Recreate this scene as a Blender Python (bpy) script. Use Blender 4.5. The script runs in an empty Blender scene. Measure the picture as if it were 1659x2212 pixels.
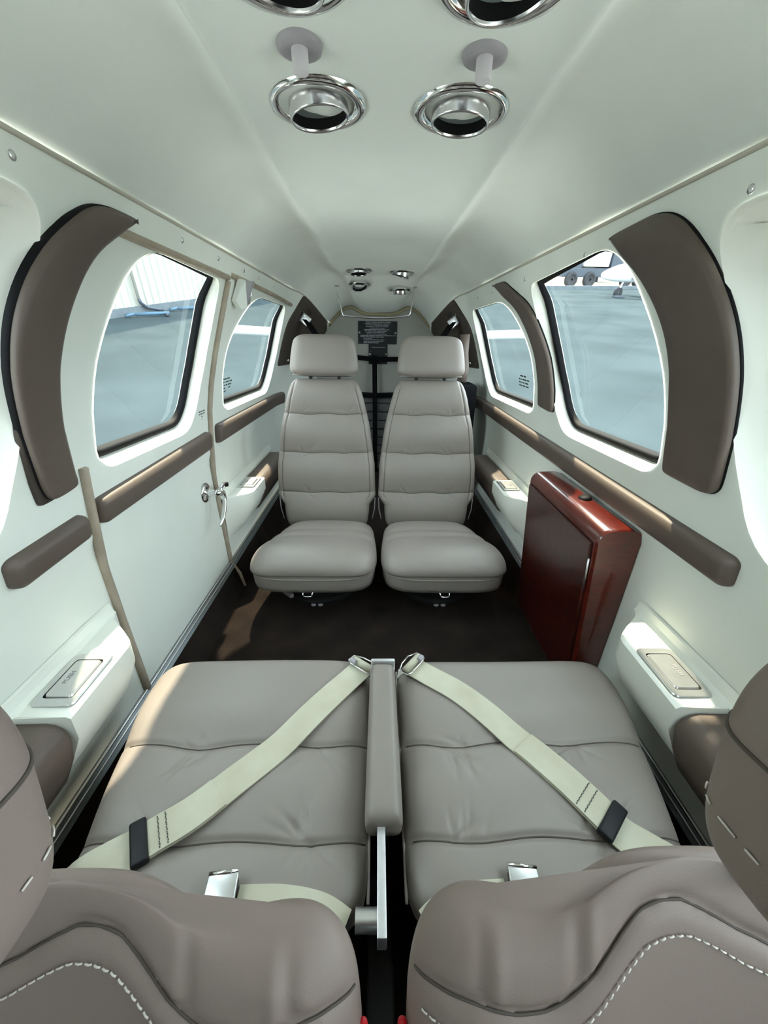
import bpy, bmesh, math, random
from mathutils import Vector, Matrix
from mathutils.geometry import delaunay_2d_cdt

random.seed(7)
S = bpy.context.scene
COL = S.collection

# ------------------------------------------------------------------ camera
def make_camera():
    pitch, yaw, roll = math.radians(24.35), math.radians(1.26), math.radians(0.955)
    F = Vector((math.sin(yaw)*math.cos(pitch), math.cos(yaw)*math.cos(pitch), -math.sin(pitch)))
    R0 = F.cross(Vector((0, 0, 1))).normalized(); U0 = R0.cross(F)
    R = math.cos(roll)*R0 + math.sin(roll)*U0
    U = -math.sin(roll)*R0 + math.cos(roll)*U0
    cd = bpy.data.cameras.new('camera'); co = bpy.data.objects.new('camera', cd); COL.objects.link(co)
    B = -F
    co.matrix_world = Matrix(((R.x, U.x, B.x, -0.01), (R.y, U.y, B.y, 0.0), (R.z, U.z, B.z, 0.0), (0, 0, 0, 1)))
    cd.sensor_fit = 'VERTICAL'; cd.sensor_height = 24.0; cd.lens = 831.0/2212.0*24.0
    cd.clip_start = 0.005; cd.clip_end = 500
    S.camera = co
make_camera()

# ------------------------------------------------------------------ sky, sun, exposure
SKY = 1.0
SUN = 1.85
w = bpy.data.worlds.new('sky'); S.world = w; w.use_nodes = True
bg = w.node_tree.nodes['Background']
bg.inputs[0].default_value = (0.84, 0.96, 1.0, 1); bg.inputs[1].default_value = SKY
sl = bpy.data.lights.new('sun', 'SUN'); so = bpy.data.objects.new('sun', sl); COL.objects.link(so)
sl.energy = SUN; sl.angle = math.radians(1.2); sl.color = (1.0, 0.86, 0.62)
so.rotation_euler = Vector((-0.058, 0.64, 1.0)).to_track_quat('Z', 'Y').to_euler()
so.location = (0, 3, 8)
S.view_settings.view_transform = 'Standard'; S.view_settings.look = 'None'
S.view_settings.gamma = 1.0; S.view_settings.use_curve_mapping = False
S.view_settings.exposure = 3.02
S.cycles.diffuse_bounces = 7; S.cycles.max_bounces = 16; S.cycles.transparent_max_bounces = 16
S.cycles.caustics_reflective = False; S.cycles.caustics_refractive = False

# ------------------------------------------------------------------ materials
def srgb(r, g, b):
    f = lambda c: (c/255/12.92) if c/255 <= 0.04045 else ((c/255+0.055)/1.055)**2.4
    return (f(r), f(g), f(b), 1)
def mat(name, col, rough=0.5, metal=0.0, bump=0.0, bscale=400.0, var=0.0, vscale=6.0, spec=0.5, coat=0.0, detail=3.0, col2=None, sheen=0.0, bdist=0.001):
    m = bpy.data.materials.new(name); m.use_nodes = True
    nt = m.node_tree; p = nt.nodes['Principled BSDF']
    p.inputs['Base Color'].default_value = col; p.inputs['Roughness'].default_value = rough
    p.inputs['Metallic'].default_value = metal; p.inputs['Specular IOR Level'].default_value = spec
    p.inputs['Coat Weight'].default_value = coat; p.inputs['Coat Roughness'].default_value = 0.08
    p.inputs['Sheen Weight'].default_value = sheen
    if var > 0 or bump > 0: tc = nt.nodes.new('ShaderNodeTexCoord')
    if var > 0:
        n = nt.nodes.new('ShaderNodeTexNoise'); n.inputs['Scale'].default_value = vscale; n.inputs['Detail'].default_value = detail
        nt.links.new(tc.outputs['Object'], n.inputs['Vector'])
        r = nt.nodes.new('ShaderNodeValToRGB')
        c2 = col2 if col2 else tuple(max(0, c*(1-var)) for c in col[:3])+(1,)
        c1 = col if col2 else tuple(min(1, c*(1+var)) for c in col[:3])+(1,)
        r.color_ramp.elements[0].position = 0.3; r.color_ramp.elements[1].position = 0.7
        r.color_ramp.elements[0].color = c2; r.color_ramp.elements[1].color = c1
        nt.links.new(n.outputs['Fac'], r.inputs['Fac']); nt.links.new(r.outputs['Color'], p.inputs['Base Color'])
    if bump > 0:
        n2 = nt.nodes.new('ShaderNodeTexNoise'); n2.inputs['Scale'].default_value = bscale; n2.inputs['Detail'].default_value = 4
        nt.links.new(tc.outputs['Object'], n2.inputs['Vector'])
        b = nt.nodes.new('ShaderNodeBump'); b.inputs['Strength'].default_value = bump; b.inputs['Distance'].default_value = bdist
        nt.links.new(n2.outputs['Fac'], b.inputs['Height']); nt.links.new(b.outputs['Normal'], p.inputs['Normal'])
    return m

M = {}
M['head'] = mat('headliner_fabric', (0.760, 0.785, 0.750, 1), 0.9, bump=0.25, bscale=900, var=0.04, vscale=4, spec=0.2)
M['wall'] = mat('cream_vinyl', (0.775, 0.800, 0.745, 1), 0.55, bump=0.12, bscale=700, var=0.035, vscale=5, spec=0.35)
M['cream'] = mat('cream_plastic', (0.80, 0.815, 0.75, 1), 0.4, var=0.03, vscale=8, spec=0.4)
M['reveal'] = mat('window_surround', (0.84, 0.84, 0.77, 1), 0.5, bump=0.08, bscale=600, spec=0.35)
M['brown'] = mat('brown_leather', (0.110, 0.084, 0.070, 1), 0.48, bump=0.15, bscale=900, var=0.06, vscale=9, spec=0.35)
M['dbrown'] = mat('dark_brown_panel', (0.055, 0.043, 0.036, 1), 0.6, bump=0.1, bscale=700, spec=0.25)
M['leather'] = mat('taupe_leather', (0.246, 0.215, 0.194, 1), 0.42, bump=0.16, bscale=1100, var=0.04, vscale=7, spec=0.4)
M['leather_warmlit'] = mat('taupe_leather_warmlit', (0.215, 0.167, 0.148, 1), 0.5, bump=0.16, bscale=1100, var=0.03, vscale=7, spec=0.35)  # same taupe leather; warmer, dimmer light at the front put into its colour
M['seam'] = mat('seam_thread', (0.075, 0.060, 0.050, 1), 0.8)
M['stitch'] = mat('white_thread', (0.62, 0.57, 0.53, 1), 0.7)
M['carpet'] = mat('dark_carpet', (0.0185, 0.0125, 0.0095, 1), 1.0, bump=0.9, bscale=1200, var=0.45, vscale=11, detail=6, spec=0.0, sheen=0.04, bdist=0.003)
M['tan'] = mat('tan_welt', (0.36, 0.30, 0.235, 1), 0.55, var=0.16, vscale=20)
M['welt'] = mat('cream_welt', (0.50, 0.47, 0.40, 1), 0.6)
M['rail'] = mat('grey_rail', (0.20, 0.22, 0.23, 1), 0.45, metal=0.6)
M['dtan'] = mat('olive_welt', (0.30, 0.26, 0.16, 1), 0.7)
M['rubber'] = mat('black_rubber', (0.006, 0.006, 0.007, 1), 0.6, spec=0.12)
M['black'] = mat('black_plastic', (0.010, 0.010, 0.012, 1), 0.5, spec=0.25)
M['void'] = mat('black_paint', (0.006, 0.006, 0.007, 1), 0.7)
M['chrome'] = mat('chrome', (0.82, 0.82, 0.83, 1), 0.10, metal=1.0)
M['satin'] = mat('satin_aluminium', (0.72, 0.72, 0.72, 1), 0.32, metal=1.0, var=0.05, vscale=40)
M['alu'] = mat('aluminium_bar', (0.78, 0.78, 0.80, 1), 0.42, metal=0.85, var=0.06, vscale=80)
M['greyknob'] = mat('grey_plastic', (0.34, 0.32, 0.345, 1), 0.5)
M['lens'] = mat('dark_lens', (0.22, 0.26, 0.26, 1), 0.25, metal=0.4)
M['belt'] = mat('beige_webbing', (0.56, 0.55, 0.44, 1), 0.8, bump=0.5, bscale=1400, var=0.12, vscale=16, col2=(0.47, 0.44, 0.33, 1), bdist=0.0008)
M['bwebbing'] = mat('black_webbing', (0.007, 0.007, 0.008, 1), 0.95, spec=0.05)
M['blocker'] = mat('light_blocker_cloth', (0.16, 0.15, 0.14, 1), 0.8)
M['bulk'] = mat('bulkhead_vinyl_dimmed', (0.33, 0.32, 0.29, 1), 0.7, var=0.05, vscale=6)  # cream vinyl, its colour darkened for the dim light at the aft end
M['red'] = mat('red_plastic', (0.55, 0.010, 0.018, 1), 0.35)
M['print'] = mat('dark_print', (0.035, 0.045, 0.042, 1), 0.8)
M['wprint'] = mat('pale_print', (0.34, 0.35, 0.37, 1), 0.8)
M['asphalt'] = mat('asphalt', (0.046, 0.060, 0.066, 1), 1.0, bump=0.2, bscale=30, var=0.16, vscale=0.5, detail=9, bdist=0.01, spec=0.0)
M['concrete'] = mat('dark_kerb', (0.10, 0.12, 0.135, 1), 0.9, var=0.15, vscale=3)
M['sand'] = mat('pale_ground', (0.27, 0.225, 0.165, 1), 0.95, var=0.1, vscale=1)
M['hangar'] = mat('cream_metal_cladding', (0.37, 0.365, 0.32, 1), 0.5, var=0.03, vscale=0.6)
M['white'] = mat('white_paint', (0.80, 0.82, 0.82, 1), 0.3, coat=0.3)
M['blue'] = mat('blue_paint', (0.055, 0.120, 0.185, 1), 0.6)
M['tyre'] = mat('tyre_rubber', (0.018, 0.020, 0.026, 1), 0.8)
M['truck'] = mat('dark_truck_paint', (0.035, 0.048, 0.068, 1), 0.45)
M['foliage'] = mat('dark_foliage', (0.050, 0.068, 0.070, 1), 0.9, var=0.4, vscale=3)
M['greypanel'] = mat('grey_ribbed_panel', (0.10, 0.10, 0.10, 1), 0.7)

def wood(name, c1, c2, scale, rough=0.12):
    m = bpy.data.materials.new(name); m.use_nodes = True; nt = m.node_tree; p = nt.nodes['Principled BSDF']
    tc = nt.nodes.new('ShaderNodeTexCoord'); mp = nt.nodes.new('ShaderNodeMapping'); mp.inputs['Scale'].default_value = scale
    n = nt.nodes.new('ShaderNodeTexNoise'); n.inputs['Scale'].default_value = 6; n.inputs['Detail'].default_value = 10
    n.inputs['Distortion'].default_value = 1.6
    r = nt.nodes.new('ShaderNodeValToRGB'); r.color_ramp.elements[0].position = 0.34; r.color_ramp.elements[1].position = 0.68
    r.color_ramp.elements[0].color = c1; r.color_ramp.elements[1].color = c2
    L = nt.links.new
    L(tc.outputs['Object'], mp.inputs['Vector']); L(mp.outputs['Vector'], n.inputs['Vector']); L(n.outputs['Fac'], r.inputs['Fac'])
    L(r.outputs['Color'], p.inputs['Base Color'])
    p.inputs['Roughness'].default_value = 0.3; p.inputs['Coat Weight'].default_value = 0.8; p.inputs['Coat Roughness'].default_value = rough*0.4
    return m
M['mahog'] = wood('red_mahogany', (0.066, 0.006, 0.003, 1), (0.120, 0.012, 0.005, 1), (3, 1, 8))
M['burl'] = wood('red_burl_veneer', (0.022, 0.003, 0.002, 1), (0.070, 0.008, 0.004, 1), (6, 5, 5))

def glass_mat(name, tint, gl=0.14):
    m = bpy.data.materials.new(name); m.use_nodes = True; nt = m.node_tree
    for n in list(nt.nodes):
        if n.type != 'OUTPUT_MATERIAL': nt.nodes.remove(n)
    out = [n for n in nt.nodes if n.type == 'OUTPUT_MATERIAL'][0]
    t = nt.nodes.new('ShaderNodeBsdfTransparent'); t.inputs[0].default_value = tint
    g = nt.nodes.new('ShaderNodeBsdfGlossy'); g.inputs['Roughness'].default_value = 0.02
    f = nt.nodes.new('ShaderNodeFresnel'); f.inputs['IOR'].default_value = 1.45
    mul = nt.nodes.new('ShaderNodeMath'); mul.operation = 'MULTIPLY'; mul.inputs[1].default_value = gl
    x = nt.nodes.new('ShaderNodeMixShader')
    L = nt.links.new
    L(f.outputs[0], mul.inputs[0]); L(mul.outputs[0], x.inputs[0]); L(t.outputs[0], x.inputs[1]); L(g.outputs[0], x.inputs[2]); L(x.outputs[0], out.inputs[0])
    return m
M['glass'] = glass_mat('window_glass', (0.90, 0.95, 0.96, 1))

# ------------------------------------------------------------------ object helpers
BASE = {}
def thing(name, label, cat, loc=(0, 0, 0), group=None):
    o = bpy.data.objects.new(name, None); COL.objects.link(o)
    o.location = loc; o.empty_display_size = 0.05
    o['label'] = label; o['category'] = cat
    if group: o['group'] = group
    BASE[o.name] = Vector(loc)
    return o
def tag(o, label, cat, group=None):
    o['label'] = label; o['category'] = cat
    if group: o['group'] = group
    return o
def obj(name, verts, faces, m, parent=None, smooth=True, base=None, auto=None):
    """one mesh object; verts are given in cabin coordinates"""
    if parent is not None: b = BASE[parent.name]
    elif base is not None: b = Vector(base)
    else: b = Vector((0, 0, 0))
    me = bpy.data.meshes.new(name)
    me.from_pydata([tuple(Vector(v)-b) for v in verts], [], [tuple(f) for f in faces]); me.update()
    bm = bmesh.new(); bm.from_mesh(me); bmesh.ops.recalc_face_normals(bm, faces=bm.faces); bm.to_mesh(me); bm.free()
    if smooth:
        for p in me.polygons: p.use_smooth = True
        if auto is not None:
            me.set_sharp_from_angle(angle=math.radians(auto))
    me.materials.append(m)
    o = bpy.data.objects.new(name, me); COL.objects.link(o)
    if parent is not None: o.parent = parent
    else: o.location = b
    BASE[o.name] = b
    return o
def struct(o): o['kind'] = 'structure'; return o

class MB:
    """collects shapes for ONE mesh"""
    def __init__(s): s.v = []; s.f = []
    def add(s, v, f):
        n = len(s.v); s.v += [Vector(p) for p in v]; s.f += [[i+n for i in q] for q in f]; return s
    def build(s, name, m, parent=None, **k): return obj(name, s.v, s.f, m, parent, **k)
    def grid(s, rows, closed_u=False, closed_v=False):
        nr = len(rows); nc = len(rows[0]); v = [p for r in rows for p in r]; f = []
        for i in range(nr if closed_v else nr-1):
            for j in range(nc if closed_u else nc-1):
                a = i*nc+j; b = i*nc+(j+1) % nc; c = ((i+1) % nr)*nc+(j+1) % nc; d = ((i+1) % nr)*nc+j
                f.append((a, b, c, d))
        return s.add(v, f)
    def tube(s, pts, r, n=10, closed=False, cap=True, flat=1.0):
        pts = [Vector(p) for p in pts]; N = len(pts); rows = []; up = None
        for i, p in enumerate(pts):
            a = pts[(i-1) % N] if (closed or i > 0) else pts[i]; b = pts[(i+1) % N] if (closed or i < N-1) else pts[i]
            t = (b-a).normalized()
            if up is None:
                up = Vector((0, 0, 1)) if abs(t.z) < 0.9 else Vector((1, 0, 0))
            x = up-t*up.dot(t)
            if x.length < 1e-6: x = t.orthogonal()
            x.normalize(); y = t.cross(x); up = x
            rr = r[i] if isinstance(r, (list, tuple)) else r
            rows.append([p+x*rr*math.cos(2*math.pi*k/n)*flat+y*rr*math.sin(2*math.pi*k/n) for k in range(n)])
        n0 = len(s.v); s.grid(rows, closed_u=True, closed_v=closed)
        if cap and not closed:
            s.f.append([n0+k for k in range(n)][::-1]); s.f.append([n0+(N-1)*n+k for k in range(n)])
        return s
    def box(s, c, d, ax=None, bev=0.0, seg=3):
        """box centre c, full dims d, axes ax (3 vectors), rounded edges bev"""
        c = Vector(c); ax = ax or (Vector((1, 0, 0)), Vector((0, 1, 0)), Vector((0, 0, 1)))
        bm = bmesh.new(); bmesh.ops.create_cube(bm, size=1)
        for v in bm.verts: v.co = Vector((v.co.x*d[0], v.co.y*d[1], v.co.z*d[2]))
        if bev > 0: bmesh.ops.bevel(bm, geom=list(bm.edges), offset=bev, segments=seg, profile=0.5, affect='EDGES', clamp_overlap=True)
        bm.verts.index_update(); vs = [c+ax[0]*v.co.x+ax[1]*v.co.y+ax[2]*v.co.z for v in bm.verts]
        fs = [[v.index for v in f.verts] for f in bm.faces]; bm.free()
        return s.add(vs, fs)
    def lathe(s, c, axis, prof, n=40, xdir=None):
        """revolve prof [(r,h)] about axis through c"""
        c = Vector(c); a = Vector(axis).normalized()
        x = (xdir or a.orthogonal()); x = (x-a*x.dot(a)).normalized(); y = a.cross(x)
        rows = [[c+a*h+x*r*math.cos(2*math.pi*k/n)+y*r*math.sin(2*math.pi*k/n) for k in range(n)] for r, h in prof]
        return s.grid(rows, closed_u=True)
    def prism(s, poly, vec):
        """extrude a planar polygon (3d points) along vec"""
        n = len(poly); v = [Vector(p) for p in poly]+[Vector(p)+Vector(vec) for p in poly]
        f = [list(range(n))[::-1], list(range(n, 2*n))]+[[i, (i+1) % n, n+(i+1) % n, n+i] for i in range(n)]
        return s.add(v, f)

def smoothstep(a, b, x):
    t = max(0.0, min(1.0, (x-a)/(b-a))); return t*t*(3-2*t)
def lerp(a, b, t): return a+(b-a)*t
def interp(x, xs, ys):
    if x <= xs[0]: return ys[0]
    for i in range(1, len(xs)):
        if x <= xs[i]: return lerp(ys[i-1], ys[i], (x-xs[i-1])/(xs[i]-xs[i-1]))
    return ys[-1]
def spline(pts, n=8, closed=False):
    """Catmull-Rom through points of any dimension"""
    pts = [Vector(p) for p in pts]; N = len(pts); out = []
    rng = range(N) if closed else range(N-1)
    for i in rng:
        p1 = pts[i]; p2 = pts[(i+1) % N]
        p0 = pts[(i-1) % N] if (closed or i > 0) else p1*2-p2
        p3 = pts[(i+2) % N] if (closed or i < N-2) else p2*2-p1
        for k in range(n):
            t = k/n
            out.append(0.5*((2*p1)+(p2-p0)*t+(2*p0-5*p1+4*p2-p3)*t*t+(3*p1-p0-3*p2+p3)*t*t*t))
    if not closed: out.append(pts[-1])
    return out
def rpoly(pts, seg=7, step=0.02):
    """polygon with rounded corners; pts [(x,y,r)]; straight runs subdivided"""
    P = [Vector((p[0], p[1])) for p in pts]; N = len(P); out = []
    for i in range(N):
        a, b, c = P[i-1], P[i], P[(i+1) % N]; r = pts[i][2] if len(pts[i]) > 2 else 0.0
        r = min(r, (a-b).length*0.49, (c-b).length*0.49)
        if r <= 1e-6: out.append(b); continue
        s = b+(a-b).normalized()*r; e = b+(c-b).normalized()*r
        for k in range(seg+1):
            t = k/seg; out.append((1-t)**2*s+2*t*(1-t)*b+t*t*e)
    res = []
    for i in range(len(out)):
        a = out[i]; b = out[(i+1) % len(out)]; n = max(1, int((b-a).length/step))
        for k in range(n): res.append(a.lerp(b, k/n))
    return res
def offset_poly(poly, d):
    """move a closed 2d polygon inward (d>0) along its local normals"""
    n = len(poly); area = sum(poly[i].x*poly[(i+1) % n].y-poly[(i+1) % n].x*poly[i].y for i in range(n))
    sg = 1 if area > 0 else -1; out = []
    for i in range(n):
        t = (poly[(i+1) % n]-poly[i-1]).normalized(); out.append(poly[i]+Vector((-t.y, t.x))*sg*d)
    return out
def inside(p, poly):
    x, y = p; c = False; n = len(poly); j = n-1
    for i in range(n):
        xi, yi = poly[i]; xj, yj = poly[j]
        if (yi > y) != (yj > y) and x < (xj-xi)*(y-yi)/(yj-yi)+xi: c = not c
        j = i
    return c
def fill2d(outer, holes=(), step=0.03):
    """triangulated 2d region with interior points; returns verts2d, faces"""
    V = []; E = []
    for poly in [outer]+list(holes):
        n0 = len(V); V += [Vector((p[0], p[1])) for p in poly]; E += [(n0+i, n0+(i+1) % len(poly)) for i in range(len(poly))]
    x0 = min(p[0] for p in outer); x1 = max(p[0] for p in outer); y0 = min(p[1] for p in outer); y1 = max(p[1] for p in outer)
    allp = list(V); nx = int((x1-x0)/step); ny = int((y1-y0)/step)
    for i in range(1, nx+1):
        for j in range(1, ny+1):
            p = Vector((x0+i*step-step*0.5, y0+j*step-step*0.5))
            if inside(p, outer) and not any(inside(p, h) for h in holes):
                if min((p-q).length_squared for q in allp) > (0.45*step)**2: V.append(p)
    r = delaunay_2d_cdt(V, E, [], 0, 1e-7)
    vs, fs = r[0], []
    for f in r[2]:
        c = sum((vs[i] for i in f), Vector((0, 0)))/len(f)
        if inside(c, outer) and not any(inside(c, h) for h in holes): fs.append(list(f))
    return vs, fs

# ------------------------------------------------------------------ cabin shape (X right, Y aft, Z up, eye level 0)
FLOOR = -0.84
PZ = [-0.84, -0.775, -0.755, -0.55, -0.39, -0.366, -0.356, -0.31, -0.21, -0.13, -0.044, 0.08, 0.14, 0.20]
PX = [0.500, 0.520, 0.540, 0.546, 0.548, 0.547, 0.540, 0.537, 0.526, 0.508, 0.482, 0.438, 0.416, 0.405]
YEND = 2.62
def sx(y): return 1-0.25*smoothstep(2.0, YEND, y)
def ztop(y): return 0.20-0.125*smoothstep(2.12, YEND, y)
def wall(side, y, z, off=0.0):
    """point on the side wall; off > 0 moves it into the cabin"""
    x = interp(z, PZ, PX)
    dz = 0.01; dx = interp(z+dz, PZ, PX)-interp(z-dz, PZ, PX); n = Vector((-2*dz, dx)).normalized()   # inward normal in XZ for the +X side
    zz = z*(ztop(y)/0.20) if z > 0 else z
    return Vector((side*(x*sx(y)+n.x*off), y, zz+n.y*off))
CX = [0, 0.10, 0.15, 0.172, 0.181, 0.190, 0.199, 0.210, 0.235, 0.27, 0.32, 0.37, 0.41]
CZ = [0.288, 0.287, 0.284, 0.280, 0.2745, 0.2700, 0.2760, 0.286, 0.298, 0.299, 0.278, 0.240, 0.20]
RT = [0, 0.25, 0.38, 0.47, 0.56, 0.66, 0.78, 0.90, 1.0]
RZ = [0.138, 0.140, 0.150, 0.166, 0.176, 0.170, 0.145, 0.110, 0.075]
def ceil_z(x, y):
    k = sx(y); ax = min(abs(x)/k, 0.41)
    a = interp(ax, CX, CZ); b = interp(ax/0.41, RT, RZ)
    return lerp(a, b, smoothstep(lerp(2.25, 2.12, ax/0.41), YEND, y))

# window openings in the wall, (Y, Z, corner radius)
W_BIG_L = [(0.694, -0.238, 0.055), (1.095, -0.246, 0.085), (1.150, -0.10, 0.2), (1.163, 0.130, 0.035), (0.790, 0.140, 0.085), (0.688, -0.03, 0.14)]
W_BIG_R = [(0.694, -0.238, 0.055), (1.130, -0.246, 0.085), (1.195, -0.10, 0.2), (1.235, 0.142, 0.035), (0.795, 0.162, 0.09), (0.684, -0.03, 0.14)]
W_SMALL = [(1.345, -0.236, 0.05), (1.915, -0.244, 0.085), (1.995, -0.10, 0.2), (1.985, 0.122, 0.05), (1.47, 0.124, 0.12), (1.30, -0.03, 0.16)]
W_SMALL_L = [(1.335, -0.236, 0.05), (1.915, -0.244, 0.085), (1.995, -0.10, 0.2), (1.955, 0.122, 0.05), (1.47, 0.124, 0.12), (1.285, -0.03, 0.16)]
W_PIT = [(-0.55, -0.29, 0.1), (0.475, -0.29, 0.10), (0.548, -0.12, 0.14), (0.548, 0.0, 0.14), (0.590, 0.150, 0.06), (-0.50, 0.15, 0.1)]
W_PIT_L = [(0.08, -0.29, 0.08), (0.475, -0.29, 0.10), (0.548, -0.12, 0.14), (0.548, 0.0, 0.14), (0.590, 0.150, 0.06), (0.10, 0.15, 0.08)]  # opening shortened at its unseen front end to cut light from the left
DOOR = [(0.650, -0.752), (1.205, -0.752), (1.205, 0.143), (0.650, 0.143)]

def sheet(name, side, outer, holes, m, parent=None, off=0.0, step=0.03):
    vs, fs = fill2d(outer, holes, step)
    return obj(name, [wall(side, v.x, v.y, off) for v in vs], fs, m, parent)

def rect(y0, z0, y1, z1, step=0.03):
    return rpoly([(y0, z0), (y1, z0), (y1, z1), (y0, z1)], step=step)

# ---- side walls
wl = struct(sheet('wall_left', -1, rect(-0.95, -0.76, YEND, 0.20), [rpoly(W_PIT_L), rpoly([(a, b, 0) for a, b in DOOR]), rpoly(W_SMALL_L)], M['wall']))
wr = struct(sheet('wall_right', 1, rect(-0.95, -0.76, YEND, 0.20), [rpoly(W_PIT), rpoly(W_BIG_R), rpoly(W_SMALL)], M['wall']))
door = struct(sheet('door_1', -1, rpoly([(a, b, 0) for a, b in DOOR]), [rpoly(W_BIG_L)], M['wall']))

def window(n, side, outline, depth=0.034, splay=0.016, head=0.040):
    o = rpoly(outline, step=0.015)
    zt = max(p.y for p in o)
    def wp(p, ins_frac, off):
        """the head of the surround is shallow and rakes upward, the other sides are deep"""
        k = smoothstep(zt-0.075, zt-0.012, p.y); f = min(1.0, max(0.0, -off/depth)) if depth else 0
        return wall(side, p.x, p.y+head*k*f, off*(1-0.72*k) if off < 0 else off)
    rings = [(0.0, 0.0025), (0.002, -0.001), (0.006, -0.006), (0.010, -0.014), (splay, -depth), (splay+0.004, -depth-0.008)]
    rows = [[wp(p, 0, off) for p in offset_poly(o, ins)] for ins, off in rings]
    fr = MB().grid(rows, closed_u=True).build('window_%d' % n, M['reveal']); struct(fr)
    g = offset_poly(o, splay+0.001)
    vs, fs = fill2d(g, (), 0.04)
    obj('glass_pane', [wp(v, 0, -depth-0.003) for v in vs], fs, M['glass'], fr)
    gk = offset_poly(o, splay+0.005)
    gr = []
    for ins, off in [(-0.008, -depth+0.006), (-0.004, -depth+0.013), (0.004, -depth+0.013), (0.007, -depth+0.008), (0.009, -depth-0.002)]:
        gr.append([wp(p, 0, off) for p in offset_poly(gk, ins)])
    MB().grid(gr, closed_u=True).build('rubber_gasket', M['rubber'], fr)
    return fr
window(1, -1, W_BIG_L); window(2, -1, W_SMALL_L); window(3, 1, W_BIG_R); window(4, 1, W_SMALL)
window(5, -1, W_PIT_L, 0.05, 0.05, 0.008); window(6, 1, W_PIT, 0.05, 0.05, 0.008)

# ---- floor, skirts, sill rails
vs, fs = fill2d(rect(-0.52, -0.95, 0.52, YEND, 0.1), (), 0.1)
struct(obj('floor', [(v.x, v.y, FLOOR) for v in vs], fs, M['carpet']))
for side, nm in ((-1, 'left'), (1, 'right')):
    rows = []
    for z, off in ((-0.752, -0.004), (-0.765, 0.006), (-0.775, 0.006), (-0.80, 0.008), (-0.83, 0.010), (-0.842, 0.016)):
        rows.append([wall(side, -0.95+i*0.05, z, off) for i in range(72)])
    struct(MB().grid(rows).build('baseboard_%s' % nm, M['carpet']))
    k = 1 if side < 0 else 2
    mb = MB()
    mb.grid([[wall(side, -0.9+i*0.05, z, o2) for i in range(62)] for z, o2 in ((-0.744, 0.003), (-0.768, 0.009))])
    tr = struct(mb.build('trim_%d' % k, M['rail']))
    for z, off, r in ((-0.747, 0.006, 0.0030), (-0.760, 0.008, 0.0026)):
        MB().tube([wall(side, -0.9+i*0.05, z, off) for i in range(62)], r, 8).build('rail_bead', M['satin'], tr)

# ---- ceiling
rows = []
xs = sorted(set([-x for x in CX]+CX+[-0.05, 0.05, 0.186, -0.186, 0.194, -0.194, 0.22, -0.22, 0.25, -0.25, 0.345, -0.345, 0.39, -0.39]))
for i in range(100):
    y = -0.30+(YEND+0.30)*i/99
    rows.append([Vector((x*sx(y), y, ceil_z(x*sx(y), y)+0.0012*math.sin(y*9+x*7)*math.sin(x*11)+0.001*math.sin(y*23+x*31))) for x in xs])
cl = struct(MB().grid(rows).build('ceiling', M['head']))
for side in (-1, 1):
    mb = MB()
    mb.tube([wall(side, -0.3+i*0.05, 0.197, 0.000) for i in range(58)], 0.0034, 8)
    struct(mb.build('trim_%d' % (3 if side < 0 else 4), M['welt']))

# ---- aft bulkhead, built to the cabin section at its aft end
def bulk_outline():
    pts = []
    for i in range(41):
        x = -0.41+0.82*i/40; pts.append((x*0.75, ceil_z(x*0.75, YEND-0.004)))
    zs = [0.0, -0.13, -0.21, -0.31, -0.5, -0.7, -0.84]
    r = [(interp(z, PZ, PX)*0.75, z) for z in zs]
    return pts+r+[(-x, z) for x, z in r[::-1]]
bo = [Vector(p) for p in bulk_outline()]
vs, fs = fill2d(bo, (), 0.05)
struct(obj('wall_back', [(v.x, YEND-0.006, v.y) for v in vs], fs, M['bulk']))
mb = MB(); mb.tube([(x, YEND-0.012, z-0.010) for x, z in [(p.x, p.y) for p in bo[:41]]], 0.010, 8)
struct(mb.build('trim_5', M['dtan']))

# ---- cockpit front: windscreen, glareshield and firewall behind the viewer
rows = []
for i in range(13):
    t = i/12; rows.append([Vector((x*(1-0.02*t), lerp(-0.30, -0.95, t), lerp(ceil_z(x, -0.3), -0.28+0.05*(1-(x/0.41)**2), t))) for x in xs])
wsn = struct(MB().grid(rows).build('window_7', M['glass']))
# unseen panel added inside the windscreen to hold back the front light
ss = thing('windscreen_blocker', 'added unseen grey panel blocking light at the windscreen ahead of the front seats', 'light blocker', (0, -0.6, 0.0))
obj('blocker_panel', [Vector((v.x*0.955, v.y+0.012, v.z-0.012)) for r in rows for v in r], [(i*len(xs)+j, i*len(xs)+j+1, (i+1)*len(xs)+j+1, (i+1)*len(xs)+j) for i in range(12) for j in range(len(xs)-1)], M['blocker'], ss)
struct(MB().box((0, -0.97, -0.56), (1.12, 0.06, 0.58)).build('wall_front', M['void'], smooth=False))

# ------------------------------------------------------------------ outside: apron, hangar, parked aeroplane, own tail
TH = math.radians(9.0); GZ = -1.9
def G(x, y, h=0.0):
    """apron frame (the aircraft sits nose high): x right, y aft along the ground, h above it"""
    return Vector((x, y*math.cos(TH)-h*math.sin(TH), GZ+y*math.sin(TH)+h*math.cos(TH)))
gv = [G(-90, -60), G(110, -60), G(110, 140), G(-90, 140)]
gr = obj('ground', gv, [(0, 1, 2, 3)], M['asphalt'], smooth=False); struct(gr)

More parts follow.
